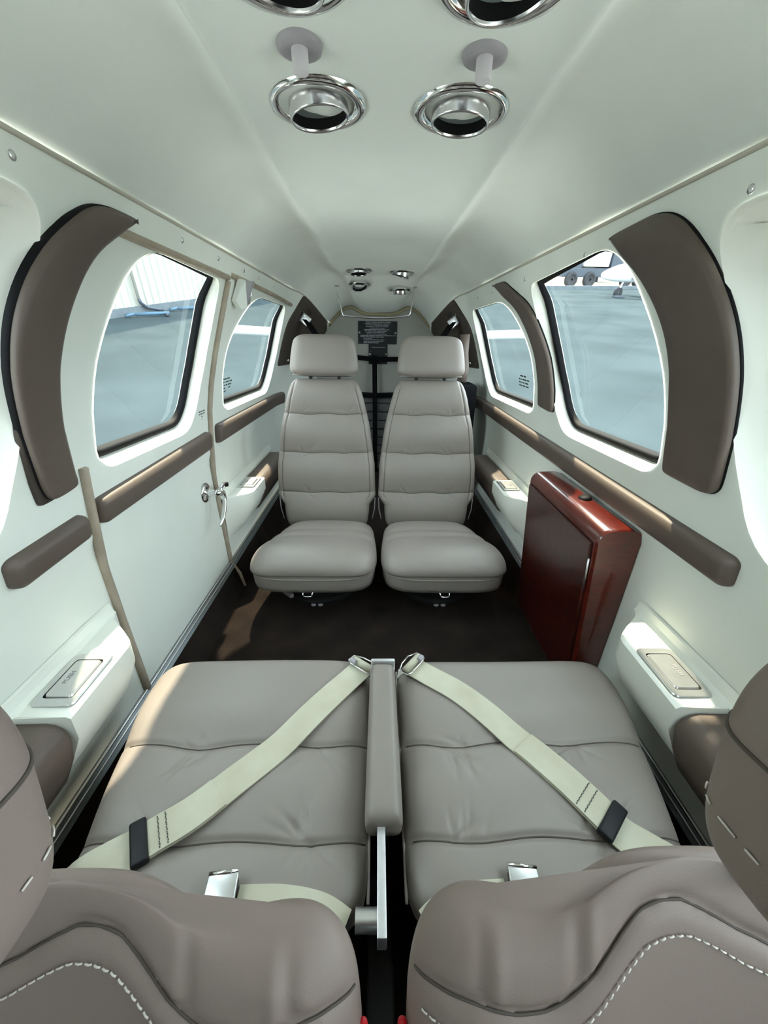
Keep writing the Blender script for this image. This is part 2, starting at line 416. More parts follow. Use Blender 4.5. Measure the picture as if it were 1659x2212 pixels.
# hangar wall: ribbed cladding sheets, kerb, downpipe
HA = Vector((-9.35, 14.4)); HB = Vector((-8.1, 19.5)); HD = (HB-HA).normalized(); HN = Vector((-HD.y, HD.x))
if HN.x > 0: HN = -HN
def H(s, d, h): p = HA+HD*s+HN*d; return G(p.x, p.y, h)
hg = thing('hangar', 'cream ribbed metal hangar seen through the left door window', 'building', H(2, 0, 0))
PW = 1.48
def clad_panel(i):
    s0 = -14+i*PW; prof = []
    for k in range(4):
        u = k*0.37
        prof += [(u, 0.03), (u+0.29, 0.03), (u+0.31, -0.02), (u+0.35, -0.02)]
    prof.append((PW, 0.03))
    return MB().grid([[H(s0+a, d, h) for a, d in prof] for h in (0.24, 9.0)])
for i in range(30): clad_panel(i).build('cladding_panel', M['hangar'], hg, smooth=False)
kb = MB(); kb.prism([H(-14, 0.05, 0), H(-14, 0.05, 0.26), H(-14, -0.06, 0.26), H(-14, -0.06, 0)], (H(31, 0, 0)-H(-14, 0, 0)))
kb.build('base_kerb', M['concrete'], hg, smooth=False)
MB().tube([H(2.12, -0.10, 7), H(2.12, -0.10, 0.45)], 0.05, 10).build('downpipe', M['hangar'], hg)
MB().tube([H(2.12, -0.10, 0.50), H(2.16, -0.11, 0.36), H(2.35, -0.16, 0.20), H(2.75, -0.25, 0.10), H(2.95, -0.30, 0.08)], 0.060, 10).build('downpipe_elbow', M['truck'], hg)

def tow_bar(s, d, ang, label):
    c = H(s, d, 0.0); t = thing('tow_bar', label, 'tow bar', c, 'tow bars by the hangar')
    p = HA+HD*s+HN*d; u = Vector((math.cos(ang), math.sin(ang)))
    q = lambda a, b, h: G(p.x+u.x*a-u.y*b, p.y+u.y*a+u.x*b, h)
    MB().tube([q(-0.55, 0, 0.10), q(0.55, 0, 0.10)], 0.055, 8).build('bar', M['blue'], t)
    MB().tube([q(-0.55, 0, 0.12), q(-0.85, 0.13, 0.07)], 0.04, 8).tube([q(-0.55, 0, 0.12), q(-0.85, -0.13, 0.07)], 0.04, 8).build('fork', M['blue'], t)
    MB().tube([q(0.45, -0.25, 0.06), q(0.45, 0.25, 0.06)], 0.06, 8).build('wheel_axle', M['truck'], t)
tow_bar(1.62, -0.95, 0.56, 'blue tow bar lying on the tarmac nearest the left door window')
tow_bar(3.75, -1.05, 0.56, 'blue tow bar lying close along the foot of the hangar wall')

# own tailplane seen through the small windows
def tailplane(side, label):
    t = thing('tailplane', label, 'tailplane', (side*0.45, 5.2, 0.02), 'tailplanes of the own aircraft')
    def sec(x, y0, ch, zc, th):
        out = []
        for k in range(24):
            a = 2*math.pi*k/24; cx_ = 0.5*(1-math.cos(a)); zt = th*0.5*math.sin(a)*(1.0-0.45*cx_)
            out.append(Vector((side*x, y0+ch*cx_, zc+zt)))
        return out
    stab = [sec(x, lerp(5.0, 5.25, u), lerp(0.62, 0.42, u), lerp(0.015, 0.060, u), lerp(0.17, 0.12, u)) for x, u in [(0.30+i*0.2, i/9) for i in range(10)]]
    stab.append(sec(2.20, 5.33, 0.30, 0.064, 0.05)); stab.append(sec(2.27, 5.42, 0.1, 0.066, 0.01))
    b = MB().grid(stab, closed_u=True); b.build('stabiliser', M['white'], t)
    el = [sec(x, lerp(5.66, 5.72, u), lerp(0.40, 0.26, u), lerp(0.03, 0.12, u), lerp(0.07, 0.05, u)) for x, u in [(0.36+i*0.2, i/9) for i in range(10)]]
    el.append(sec(2.24, 5.82, 0.10, 0.15, 0.02)); el.append(sec(2.30, 5.86, 0.03, 0.155, 0.005))
    MB().grid(el, closed_u=True).build('elevator', M['white'], t)
tailplane(-1, 'white tailplane outside the small left window'); tailplane(1, 'white tailplane outside the small right window')

# tail cone between the tailplanes
tc = thing('tail_cone', 'white tail cone of the own aircraft between the tailplanes', 'fuselage', (0, 4.3, -0.3))
MB().grid([[Vector((r*math.cos(2*math.pi*k/24), y, -0.20+0.04*(y-2.7)+r*1.1*math.sin(2*math.pi*k/24))) for k in range(24)] for y, r in ((2.75, 0.46), (3.5, 0.40), (4.3, 0.33), (5.2, 0.26), (6.0, 0.16), (6.2, 0.05))], closed_u=True).build('skin', M['white'], tc)

# own wings, engine nacelles and nose, outboard of the windows
for side, lab in ((-1, 'left'), (1, 'right')):
    t = thing('wing', 'white low wing with engine nacelle on the %s side of the aircraft' % lab, 'wing', (side*1.6, 0.3, -0.95), 'wings of the own aircraft')
    secs = []
    for i in range(9):
        u = i/8; x = 0.58+4.8*u; y0 = lerp(-0.75, -0.25, u); ch = lerp(1.95, 1.0, u); z = lerp(-0.93, -0.45, u)
        sec = []
        for k in range(24):
            a = 2*math.pi*k/24; c_ = 0.5*(1-math.cos(a)); sec.append(Vector((side*x, y0+ch*c_, z+0.5*lerp(0.26, 0.10, u)*math.sin(a)*(1-0.55*c_))))
        secs.append(sec)
    MB().grid(secs, closed_u=True).build('wing_panel', M['white'], t)
    MB().grid([[Vector((side*1.65+r*math.cos(2*math.pi*k/20), y, -0.80+r*0.85*math.sin(2*math.pi*k/20))) for k in range(20)] for y, r in ((-1.9, 0.08), (-1.85, 0.24), (-1.3, 0.30), (-0.4, 0.29), (0.3, 0.18), (0.8, 0.03))], closed_u=True).build('engine_nacelle', M['white'], t)
t = thing('nose_cone', 'white aircraft nose ahead of the windscreen', 'fuselage', (0, -1.8, -0.6))
MB().grid([[Vector((r*1.05*math.cos(2*math.pi*k/24), y, zc+r*0.62*math.sin(2*math.pi*k/24))) for k in range(24)] for y, r, zc in ((-1.02, 0.54, -0.62), (-1.5, 0.50, -0.66), (-2.1, 0.40, -0.72), (-2.6, 0.24, -0.78), (-2.8, 0.05, -0.82))], closed_u=True).build('skin', M['white'], t)

# parked aeroplane and lorry far right
pl = thing('parked_aeroplane', 'white aeroplane nose and nose wheel parked beyond the right window', 'aeroplane', G(15.4, 29, 0))
def PQ(a, b, h): return G(15.35+a*0.93-b*0.2, 29.2-a*0.28+b*0.95, h)
secs = []
for a, r, hc in ((-0.95, 0.03, 1.22), (-0.85, 0.16, 1.24), (-0.55, 0.30, 1.28), (0.0, 0.44, 1.36), (0.8, 0.55, 1.45), (2.0, 0.62, 1.55), (4.0, 0.62, 1.6), (7.0, 0.3, 1.7)):
    secs.append([PQ(a, r*math.cos(2*math.pi*k/20), hc+r*1.05*math.sin(2*math.pi*k/20)) for k in range(20)])
MB().grid(secs, closed_u=True).build('fuselage', M['white'], pl)
MB().tube([PQ(0.55, 0, 1.0), PQ(0.42, 0, 0.5), PQ(0.40, 0, 0.28)], 0.06, 8).build('nose_gear_leg', M['white'], pl)
ax = (PQ(0, 1, 0)-PQ(0, 0, 0)).normalized()
MB().lathe(PQ(0.40, 0, 0.30), ax, [(0.05, -0.09), (0.2, -0.10), (0.30, -0.06), (0.31, 0.0), (0.30, 0.06), (0.2, 0.10), (0.05, 0.09)], 24).build('nose_wheel', M['tyre'], pl)
MB().box(PQ(0.5, 0, 0.06), (0.7, 0.35, 0.12)).build('wheel_chock', M['truck'], pl, smooth=False)
for sd in (-1, 1):
    MB().prism([PQ(2.2, sd*0.5, 1.25), PQ(3.9, sd*0.5, 1.25), PQ(3.7, sd*4.6, 1.5), PQ(2.8, sd*4.6, 1.5)], (0, 0, 0.14)).build('wing', M['white'], pl, smooth=False)
MB().prism([PQ(0.9, -0.58, 0.98), PQ(1.9, -0.62, 1.05), PQ(1.9, -0.60, 1.22), PQ(0.6, -0.52, 1.12)], PQ(0, 0.05, 0)-PQ(0, 0, 0)).build('stripe', M['concrete'], pl, smooth=False)

kerb2 = struct(MB().prism([G(6, 34.6, 0), G(6, 34.6, 0.25), G(6, 35.0, 0.25), G(6, 35.0, 0)], G(46, 45.5, 0)-G(6, 34.6, 0)).build('trim_6', M['concrete'], smooth=False))
sd_ = struct(obj('verge', [G(5, 34.8, 0.04), G(46, 45.8, 0.04), G(70, 75, 0.04), G(5, 75, 0.04)], [(0, 1, 2, 3)], M['sand'], smooth=False))
tk = thing('lorry', 'dark lorry parked behind the kerb outside the right window', 'lorry', G(19.6, 42, 0))
def LQ(a, b, h): return G(19.6+a*0.95-b*0.26, 41.2+a*0.26+b*0.95, h)
lx = (LQ(1, 0, 0)-LQ(0, 0, 0)).normalized(); ly = (LQ(0, 1, 0)-LQ(0, 0, 0)).normalized(); lz = (LQ(0, 0, 1)-LQ(0, 0, 0)).normalized()
MB().box(LQ(1.5, 1.2, 1.15), (9.5, 2.2, 0.7), (lx, ly, lz), 0.06).build('chassis', M['truck'], tk, smooth=False)
MB().box(LQ(0.2, 1.2, 2.6), (2.6, 2.3, 2.0), (lx, ly, lz), 0.08).build('cab', M['white'], tk, smooth=False)
MB().box(LQ(4.4, 1.2, 2.7), (5.2, 2.3, 2.4), (lx, ly, lz), 0.08).build('load_body', M['truck'], tk, smooth=False)
MB().box(LQ(-2.0, 1.2, 2.2), (1.4, 2.1, 1.8), (lx, ly, lz), 0.2).build('bonnet', M['truck'], tk, smooth=False)
for a in (-2.3, -0.3, 3.9, 5.4):
    MB().lathe(LQ(a, 0.05, 0.62), ly, [(0.1, -0.16), (0.34, -0.12), (0.38, -0.18), (0.58, -0.17), (0.62, -0.08), (0.62, 0.12), (0.1, 0.14)], 24).build('wheel', M['tyre'], tk)
rr = random.Random(3)
for i, lb in enumerate(('leftmost dark tree behind the lorry', 'middle dark tree behind the lorry', 'rightmost dark tree behind the lorry')):
    c = G(17+i*8.5, 52+i*0.5, 0)
    hd = thing('tree', lb, 'tree', c, 'dark trees far behind the lorry')
    bm = bmesh.new(); bmesh.ops.create_icosphere(bm, subdivisions=3, radius=1)
    for v in bm.verts:
        k = 1+0.22*math.sin(v.co.x*7+i)*math.sin(v.co.y*6)*math.sin(v.co.z*8+i)+rr.uniform(-0.08, 0.08)
        v.co = Vector((v.co.x*3.4*k, v.co.y*2.6*k, v.co.z*3.6*k+4.2))
    mb = MB(); bm.verts.index_update(); mb.add([c+v.co for v in bm.verts], [[v.index for v in f.verts] for f in bm.faces]); bm.free()
    mb.build('crown', M['foliage'], hd)
    MB().tube([c, c+Vector((0, 0, 2.2))], 0.22, 8).build('trunk', M['truck'], hd)

# ------------------------------------------------------------------ padded trim on the walls
def soften(q, it=5):
    for _ in range(it):
        n = len(q); q = [q[i]*0.5+(q[i-1]+q[(i+1) % n])*0.25 for i in range(n)]
    return q
def pad(name, side, outline, m, thick=0.016, rnd=0.007, base=0.0, parent=None, step=0.03, dome=0.0):
    o = soften(rpoly(outline, seg=5, step=0.008))
    rings = [(0.0, base-0.002), (0.0, base+thick*0.45), (rnd*0.30, base+thick*0.80), (rnd, base+thick)]
    rows = [[wall(side, p.x, p.y, off) for p in offset_poly(o, ins)] for ins, off in rings]
    mb = MB().grid(rows, closed_u=True)
    inner = offset_poly(o, rnd); vs, fs = fill2d(inner, (), step)
    zc = sum(p.y for p in inner)/len(inner); zh = max(abs(p.y-zc) for p in inner)
    mb.add([wall(side, v.x, v.y, base+thick+dome*max(0, 1-((v.y-zc)/zh)**2)) for v in vs], fs)
    o2 = obj(name, mb.v, mb.f, m, parent)
    bm = bmesh.new(); bm.from_mesh(o2.data); bmesh.ops.remove_doubles(bm, verts=bm.verts, dist=1e-5); bmesh.ops.recalc_face_normals(bm, faces=bm.faces); bm.to_mesh(o2.data); bm.free()
    for p in o2.data.polygons: p.use_smooth = True
    return o2

def trim_pad(n, side, outline, m, *a, **k):
    o = struct(pad('trim_%d' % n, side, outline, m, *a, **k))
    if m is M['brown']:
        q = soften(rpoly(outline, seg=5, step=0.008)); bs = k.get('base', 0.0)
        rows = [[wall(side, p.x, p.y, off) for p in offset_poly(q, ins)] for ins, off in ((-0.0010, -0.001), (-0.0014, bs*0.7+0.0015), (0.003, bs*0.7+0.0030))]
        MB().grid(rows, closed_u=True).build('dark_edge_gap', M['rubber'], o)  # black rim drawn for the dark gap along the pad's edge
    return o
ZB0, ZB1 = -0.342, -0.288
def strip(n, side, y0, y1, zb0, zt0, zb1, zt1, thick=0.022, m='brown'):
    """padded rail along the wall: y0..y1, lower/upper edge heights at both ends"""
    NV = 18; rows = []; r = 0.016; L = y1-y0
    ss = [0, 0.0015, 0.004, 0.008, 0.012, 0.016]; ys = [y0+q for q in ss]+[y0+0.016+(L-0.032)*i/40 for i in range(1, 40)]+[y1-q for q in ss[::-1]]
    for y in ys:
        u = (y-y0)/L; zb, zt = lerp(zb0, zb1, u), lerp(zt0, zt1, u); zc, h = (zb+zt)/2, (zt-zb)/2
        e = min(1.0, max(0.0, min(y-y0, y1-y)/r)); g = math.sqrt(max(0.0, 1-(1-e)**2)); hh = h-r*0.7*(1-g)
        row = []
        for k in range(NV+1):
            a = math.pi*k/NV; c, sn = math.cos(a), math.sin(a)
            row.append(wall(side, y, zc+hh*math.copysign(abs(c)**0.55, c), -0.001+(thick*(0.25+0.75*g))*abs(sn)**0.6))
        rows.append(row)
    mb = MB().grid(rows); mb.f.append(list(range(NV+1))[::-1]); mb.f.append([len(mb.v)-NV-1+i for i in range(NV+1)])
    return struct(mb.build('trim_%d' % n, M[m]))
strip(7, -1, 0.466, 0.630, ZB0-0.002, ZB1-0.008, ZB0+0.006, ZB1-0.002)
strip(8, -1, 0.662, 1.188, ZB0+0.010, ZB1+0.008, ZB0+0.018, ZB1+0.020)
strip(9, -1, 1.248, 2.14, ZB0+0.018, ZB1+0.026, ZB0+0.014, ZB1+0.020)
strip(10, 1, 0.482, 2.44, ZB0-0.004, ZB1-0.006, ZB0+0.010, ZB1+0.020)
# pillar pads
LP = [(0.560, -0.240, 0.012), (0.622, -0.234, 0.012), (0.593, -0.085, 0.09), (0.600, 0.010, 0.09), (0.652, 0.110, 0.05), (0.770, 0.170, 0.016), (0.668, 0.168, 0.03), (0.585, 0.118, 0.04), (0.530, 0.045, 0.06), (0.518, -0.035, 0.07), (0.533, -0.120, 0.09)]
trim_pad(11, -1, LP, M['brown'], 0.010, 0.007, base=0.010)
RP = [(0.551, -0.221, 0.02), (0.671, -0.217, 0.012), (0.664, -0.078, 0.07), (0.666, 0.013, 0.07), (0.722, 0.098, 0.07), (0.825, 0.172, 0.016), (0.668, 0.178, 0.05), (0.592, 0.115, 0.06), (0.543, 0.023, 0.08), (0.536, -0.062, 0.08)]
trim_pad(12, 1, RP, M['brown'], 0.014, 0.007, base=0.002)
SP = [(1.168, -0.198, 0.012), (1.262, -0.192, 0.010), (1.240, -0.032, 0.08), (1.330, 0.085, 0.08), (1.575, 0.180, 0.016), (1.452, 0.176, 0.02), (1.235, 0.095, 0.06), (1.150, -0.045, 0.08)]
trim_pad(13, 1, [(a+0.012 if a > 1.2 else a, b, c) for a, b, c in SP], M['brown'], 0.012, 0.006, base=0.001)
# dark backing left behind by the lifted left pad
trim_pad(14, -1, [(0.548, -0.245, 0.006), (0.590, -0.243, 0.006), (0.560, -0.11, 0.02), (0.545, -0.07, 0.01), (0.530, -0.11, 0.03)], M['dbrown'], 0.006, 0.002)
# dark panels beside the aft bulkhead
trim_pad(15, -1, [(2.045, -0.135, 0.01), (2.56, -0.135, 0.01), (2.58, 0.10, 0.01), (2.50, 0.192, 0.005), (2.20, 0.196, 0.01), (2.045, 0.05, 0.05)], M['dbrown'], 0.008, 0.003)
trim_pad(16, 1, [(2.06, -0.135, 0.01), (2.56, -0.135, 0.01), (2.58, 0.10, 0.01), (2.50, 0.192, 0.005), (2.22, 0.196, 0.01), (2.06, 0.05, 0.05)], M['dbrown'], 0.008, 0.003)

def wsm(side, y, z, off):
    """wall point with the panel step at the belt line smoothed out"""
    if -0.42 < z < -0.30:
        a = wall(side, y, -0.42, off); b = wall(side, y, -0.30, off); return a.lerp(b, (z+0.42)/0.12)
    return wall(side, y, z, off)
# door weatherstrips and header welt (parts of the door), handle, small print
mb = MB(); mb.tube([wsm(-1, 0.652, -0.215-0.535*i/40, 0.003) for i in range(41)], 0.0085, 8, flat=1.0)
mb.build('weatherstrip', M['tan'], door)
mb = MB(); mb.tube([wsm(-1, 1.207, 0.135-0.89*i/44, 0.004) for i in range(45)]+[wall(-1, 1.19, -0.79, 0.012), wall(-1, 1.175, -0.835, 0.016)], [0.0085]*45+[0.006, 0.005], 8)
mb.build('weatherstrip', M['tan'], door)
mb = MB(); mb.tube([wall(-1, 0.66+0.055*i, 0.146-0.004*math.sin(i*0.12), 0.002) for i in range(11)], 0.0075, 8); mb.build('header_welt', M['tan'], door)
struct(MB().tube([wall(-1, 1.24+0.05*i, 0.150-0.00006*i*i, 0.002) for i in range(17)], 0.0075, 8).build('trim_17', M['tan']))
hb = wall(-1, 1.135, -0.452, 0.0); inn = Vector((1, 0, 0))
mb = MB(); mb.lathe(hb, inn, [(0.0, 0.010), (0.017, 0.009), (0.026, 0.006), (0.031, 0.003), (0.032, -0.002)], 32)
mb.lathe(hb, inn, [(0.012, 0.006), (0.011, 0.03), (0.010, 0.050), (0.0, 0.052)], 20)
hn = mb.build('door_handle', M['chrome'], door)
q = hb+Vector((0.048, 0, 0))
MB().tube(spline([q+Vector((0, -0.004, 0.012)), q+Vector((0.004, 0.008, -0.005)), q+Vector((0.006, 0.002, -0.035)), q+Vector((0.004, -0.026, -0.075)), q+Vector((0.0, -0.050, -0.092))], 6), [0.010, 0.0105, 0.010, 0.0095, 0.009, 0.0088, 0.0085, 0.0085, 0.008, 0.008, 0.008, 0.008, 0.0078, 0.0078, 0.0075, 0.0075, 0.0072, 0.007, 0.0068, 0.0065, 0.0063, 0.006, 0.0055, 0.005, 0.004], 12, flat=0.7).build('lever', M['chrome'], hn)
MB().box(q+Vector((0.0, 0.022, 0.016)), (0.010, 0.040, 0.012), bev=0.004).build('lock_arm', M['chrome'], hn)
MB().lathe(q+Vector((0.0, 0.044, 0.012)), (1, 0.3, 0), [(0, 0.010), (0.007, 0.009), (0.008, 0), (0.007, -0.008)], 16).build('lock_knob', M['rubber'], hn)
def print_lines(side, y0, z0, rows, m, off, parent, dy=0.012, dz=0.0075, h=0.0030, flip=1):
    mb = MB()
    for r, row in enumerate(rows):
        y = y0
        for ln in row:
            if ln > 0:
                a = [wall(side, y+flip*ln*dy*k, z0-r*dz+hh, off) for k, hh in ((0, 0), (1, 0), (1, h), (0, h))]
                mb.add(a, [(0, 1, 2, 3)])
            y += flip*(abs(ln)+0.25)*dy
    return mb.build('print', m, parent, smooth=False)
print_lines(-1, 1.135, -0.205, [[1.1, 0.9, 1.0], [0.7, 1.0, 1.3], [-1.2, 0.7], [-1.2, 0.4]], M['print'], 0.0015, door)
wobj = {o.name: o for o in bpy.data.objects}
print_lines(-1, 1.40, -0.150, [[-0.6, 1.6, 1.4], [1.2, 0.5, 1.6, 1.2], [1.0, 0.6, 0.9, 1.8], [1.0, 0.8, -1.0, 1.0], [1.2, 0.9]], M['print'], -0.034, wobj['window_2'], dy=0.020, dz=0.0105, h=0.0045)
print_lines(1, 1.58, -0.135, [[-0.6, 1.6, 1.4], [1.0, 0.5, 2.2, 1.2], [1.0, 0.6, 0.9, 1.8], [1.9, 1.2, 1.6]], M['print'], -0.034, wobj['window_4'], dy=0.020, dz=0.0115, h=0.0050, flip=-1)

# screws along the upper wall
for side, ys, z in ((-1, (0.548, 0.949, 1.144, 1.344, 1.50, 1.70), 0.175), (1, (0.542, 0.925, 1.28, 1.62, 1.85), 0.160)):
    par = wl if side < 0 else wr
    for y in ys:
        c = wall(side, y, z, 0.0); n = (wall(side, y, z, 0.01)-c).normalized()
        MB().lathe(c, n, [(0.0, 0.0022), (0.0035, 0.002), (0.0050, 0.0008), (0.0056, -0.001)], 16).build('screw', M['satin'], par)

# aft window curtain hook above the left small window
t = thing('shade_hook', 'folded grey metal catch hanging above the small left window', 'catch', wall(-1, 1.30, 0.13, 0.0))
c = wall(-1, 1.305, 0.128, 0.006)
MB().prism([c+Vector((0.010, -0.012, 0.020)), c+Vector((0.030, 0.03, 0.022)), c+Vector((0.010, 0.012, -0.045)), c+Vector((0.004, 0.002, -0.040))], (0.003, 0.002, 0)).build('plate', M['greyknob'], t, smooth=False)
MB().tube([c+Vector((0.034, 0.032, 0.022)), c+Vector((0.016, 0.016, -0.040))], 0.002, 8).build('wire', M['chrome'], t)
MB().prism([c+Vector((0.008, -0.035, 0.020)), c+Vector((0.008, -0.004, 0.020)), c+Vector((0.002, 0.004, -0.050)), c+Vector((-0.010, -0.016, -0.055)), c+Vector((-0.016, -0.040, -0.035))], (0.012, 0, 0)).build('cloth_tab', M['wall'], t, smooth=False)

# ------------------------------------------------------------------ armrest housings with push lids
def armrest(side, y0, d, plen, label):
    """y0 = end against the wall, d = direction along Y in which the pad runs"""
    t = thing('armrest', label, 'armrest', wall(side, y0+d*0.2, -0.60, 0.0), 'wall armrests')
    W = lambda y, z, off: wall(side, y0+d*y, z, off)
    # moulded body : sections along y of (z, off)
    def section(k, top):
        # k = protrusion 0..1
        p = 0.092*k
        return [(top+0.022, 0.001), (top+0.020, 0.006), (top+0.006, 0.009), (top, 0.013+0.004*k), (top-0.002, max(p*0.93, 0.013)), (top-0.006, max(p, 0.012)), (top-0.05, max(p*0.98, 0.011)), (top-0.115, max(p*0.62, 0.009)), (top-0.150, max(p*0.30, 0.007)), (top-0.165, 0.006), (top-0.19, 0.005), (top-0.195, 0.0)]
    rows = []
    for y, k, tz in ((0.0, 0.0, -0.512), (0.005, 0.03, -0.512), (0.02, 0.25, -0.512), (0.05, 0.62, -0.511), (0.075, 0.90, -0.510), (0.085, 0.97, -0.510), (0.095, 1.0, -0.510), (0.15, 1.0, -0.510), (0.235, 1.0, -0.510)):
        rows.append([W(y, z, off) for z, off in section(k, tz)])
    # recess for the pad: a thin wall tray
    for y in (0.2375, 0.24, 0.40, plen*0.6, plen):
        rows.append([W(y, z, off) for z, off in section(0.12 if y > 0.238 else 1.0, -0.510)])
    body = MB().grid(rows); n0 = len(body.v)
    b = body.build('housing', M['cream'], t, auto=35)
    # brown pad
    pr = [(-0.520, 0.010), (-0.520, 0.060), (-0.523, 0.072), (-0.532, 0.082), (-0.55, 0.086), (-0.60, 0.074), (-0.645, 0.050), (-0.665, 0.016), (-0.667, 0.006)]
    rows = []
    for y, k in ((0.238, 0.9), (0.241, 0.97), (0.248, 1.0), (0.35, 1.0), (plen*0.7, 1.0), (plen-0.03, 1.0), (plen-0.008, 0.93), (plen, 0.7)):
        rows.append([W(y, lerp(-0.58, z, k), off*k) for z, off in pr])
    pd = MB().grid(rows); n = len(pr)
    pd.f.append(list(range(n))[::-1]); pd.f.append([len(pd.v)-n+i for i in range(n)])
    pd.build('pad', M['brown'], t, auto=60)
    # metal lid set in the top
    def top(y, off, h=0.0): return W(y, -0.510, off)+Vector((0, 0, h))
    def ring(y1, y2, o1, o2, r, h):
        return [Vector(top(p.x, p.y, h)) for p in rpoly([(y1, o1, r), (y2, o1, r), (y2, o2, r), (y1, o2, r)], seg=4, step=1)]
    fr = MB(); A = ring(0.118, 0.222, 0.020, 0.085, 0.010, 0.001); B = ring(0.119, 0.221, 0.021, 0.084, 0.010, 0.003); C = ring(0.131, 0.209, 0.029, 0.076, 0.007, 0.003); D = ring(0.131, 0.209, 0.029, 0.076, 0.007, -0.002)
    fr.grid([A, B, C, D], closed_u=True); lid_f = fr.build('lid_frame', M['satin'], t, auto=40)
    sl_ = MB().add(ring(0.129, 0.211, 0.027, 0.078, 0.007, 0.0015), [list(range(len(A)))]); sl_.build('slot', M['rubber'], t, smooth=False)
    ld = MB(); E_ = ring(0.133, 0.207, 0.031, 0.074, 0.006, 0.001); F_ = ring(0.1345, 0.2055, 0.0325, 0.0725, 0.006, 0.0045)
    ld.grid([E_, F_], closed_u=True); ld.f.append([len(ld.v)-len(F_)+i for i in range(len(F_))])
    lid = ld.build('lid', M['satin'], t, auto=30)
    fc = bpy.data.curves.new('push_text', 'FONT'); fc.body = 'PUSH'; fc.size = 0.0105; fc.extrude = 0.0003; fc.align_x = 'CENTER'
    fo = bpy.data.objects.new('lettering', fc); COL.objects.link(fo); fc.materials.append(M['greyknob'])
    dg = bpy.context.evaluated_depsgraph_get(); me = bpy.data.meshes.new_from_object(fo.evaluated_get(dg)); bpy.data.objects.remove(fo)
    c = top(0.170, 0.044, 0.0048); uu = Vector((side, 0, 0)); xx = Vector((0, -side, 0))
    vs = [c+xx*v.co.x+uu*(v.co.y-0.004)+Vector((0, 0, v.co.z)) for v in me.vertices]
    fs = [list(p.vertices) for p in me.polygons]
    obj('lettering', vs, fs, M['greyknob'], lid, smooth=False)
    return t
armrest(-1, 0.632, -1, 0.62, 'left wall armrest with push lid beside the middle seat')
armrest(1, 0.646, -1, 0.62, 'right wall armrest with push lid beside the middle seat')
armrest(-1, 1.218, 1, 0.66, 'left wall armrest beside the aft seat, behind the door')
armrest(1, 1.205, 1, 0.66, 'right wall armrest beside the aft seat, behind the red cabinet')

# ------------------------------------------------------------------ red wooden cabinet on the right wall
cb = thing('cabinet', 'glossy red mahogany cabinet on the right wall', 'cabinet', (0.50, 0.89, FLOOR))
def CF(z): return interp(z, [-0.84, -0.34], [0.487, 0.449])
def CB_(z): return interp(z, PZ, PX)-0.002
YA, YB = 0.700, 1.092
zs = [-0.838, -0.75, -0.6, -0.45, -0.385]
def cab_sec(y, ins=0.0):
    L = [(CF(z)+ins, z) for z in zs]
    for k in range(1, 7):
        a = math.pi/2*k/6; L.append((CF(-0.385)+ins+0.028*(1-math.cos(a)), -0.385+(0.030-ins)*math.sin(a)))
    L += [(0.520, -0.353-ins), (CB_(-0.36), -0.360-ins)]
    L += [(CB_(z), z) for z in zs[::-1]]
    return [Vector((x, y, z)) for x, z in L]
rows = [cab_sec(YA, 0.004), cab_sec(YA+0.004, 0.001), cab_sec(YA+0.010, 0), cab_sec(0.85, 0), cab_sec(YB-0.010, 0), cab_sec(YB-0.004, 0.001), cab_sec(YB, 0.004)]
mb = MB().grid(rows, closed_u=True); n = len(rows[0]); mb.f.append(list(range(n))[::-1]); mb.f.append([6*n+i for i in range(n)])
mb.build('carcass', M['mahog'], cb, auto=40)
def fp(y, z, o=0.0): return Vector((CF(z)-o, y, z))
dr = MB(); o1 = rpoly([(YA+0.014, -0.825, 0.003), (YB-0.014, -0.825, 0.003), (YB-0.014, -0.392, 0.003), (YA+0.014, -0.392, 0.003)], seg=2, step=1)
dr.grid([[fp(p.x, p.y, -0.002) for p in o1], [fp(p.x, p.y, 0.004) for p in o1], [fp(p.x, p.y, 0.006) for p in offset_poly(o1, 0.002)]], closed_u=True)
dr.f.append([len(dr.v)-len(o1)+i for i in range(len(o1))]); dd = dr.build('door', M['burl'], cb, auto=30)
gp = MB(); o2 = offset_poly(o1, -0.0022); gp.grid([[fp(p.x, p.y, 0.0012) for p in o2], [fp(p.x, p.y, 0.0012) for p in o1]], closed_u=True); gp.build('door_gap', M['void'], cb, smooth=False)
MB().tube([fp(YA+0.012, z, 0.004) for z in (-0.43, -0.47, -0.51)], 0.0022, 8).build('hinge', M['satin'], dd)
MB().lathe((0.505, 0.872, -0.354), (-0.25, 0, 1), [(0.0, 0.008), (0.010, 0.007), (0.015, 0.004), (0.017, -0.003)], 24).build('latch_button', M['rubber'], cb)

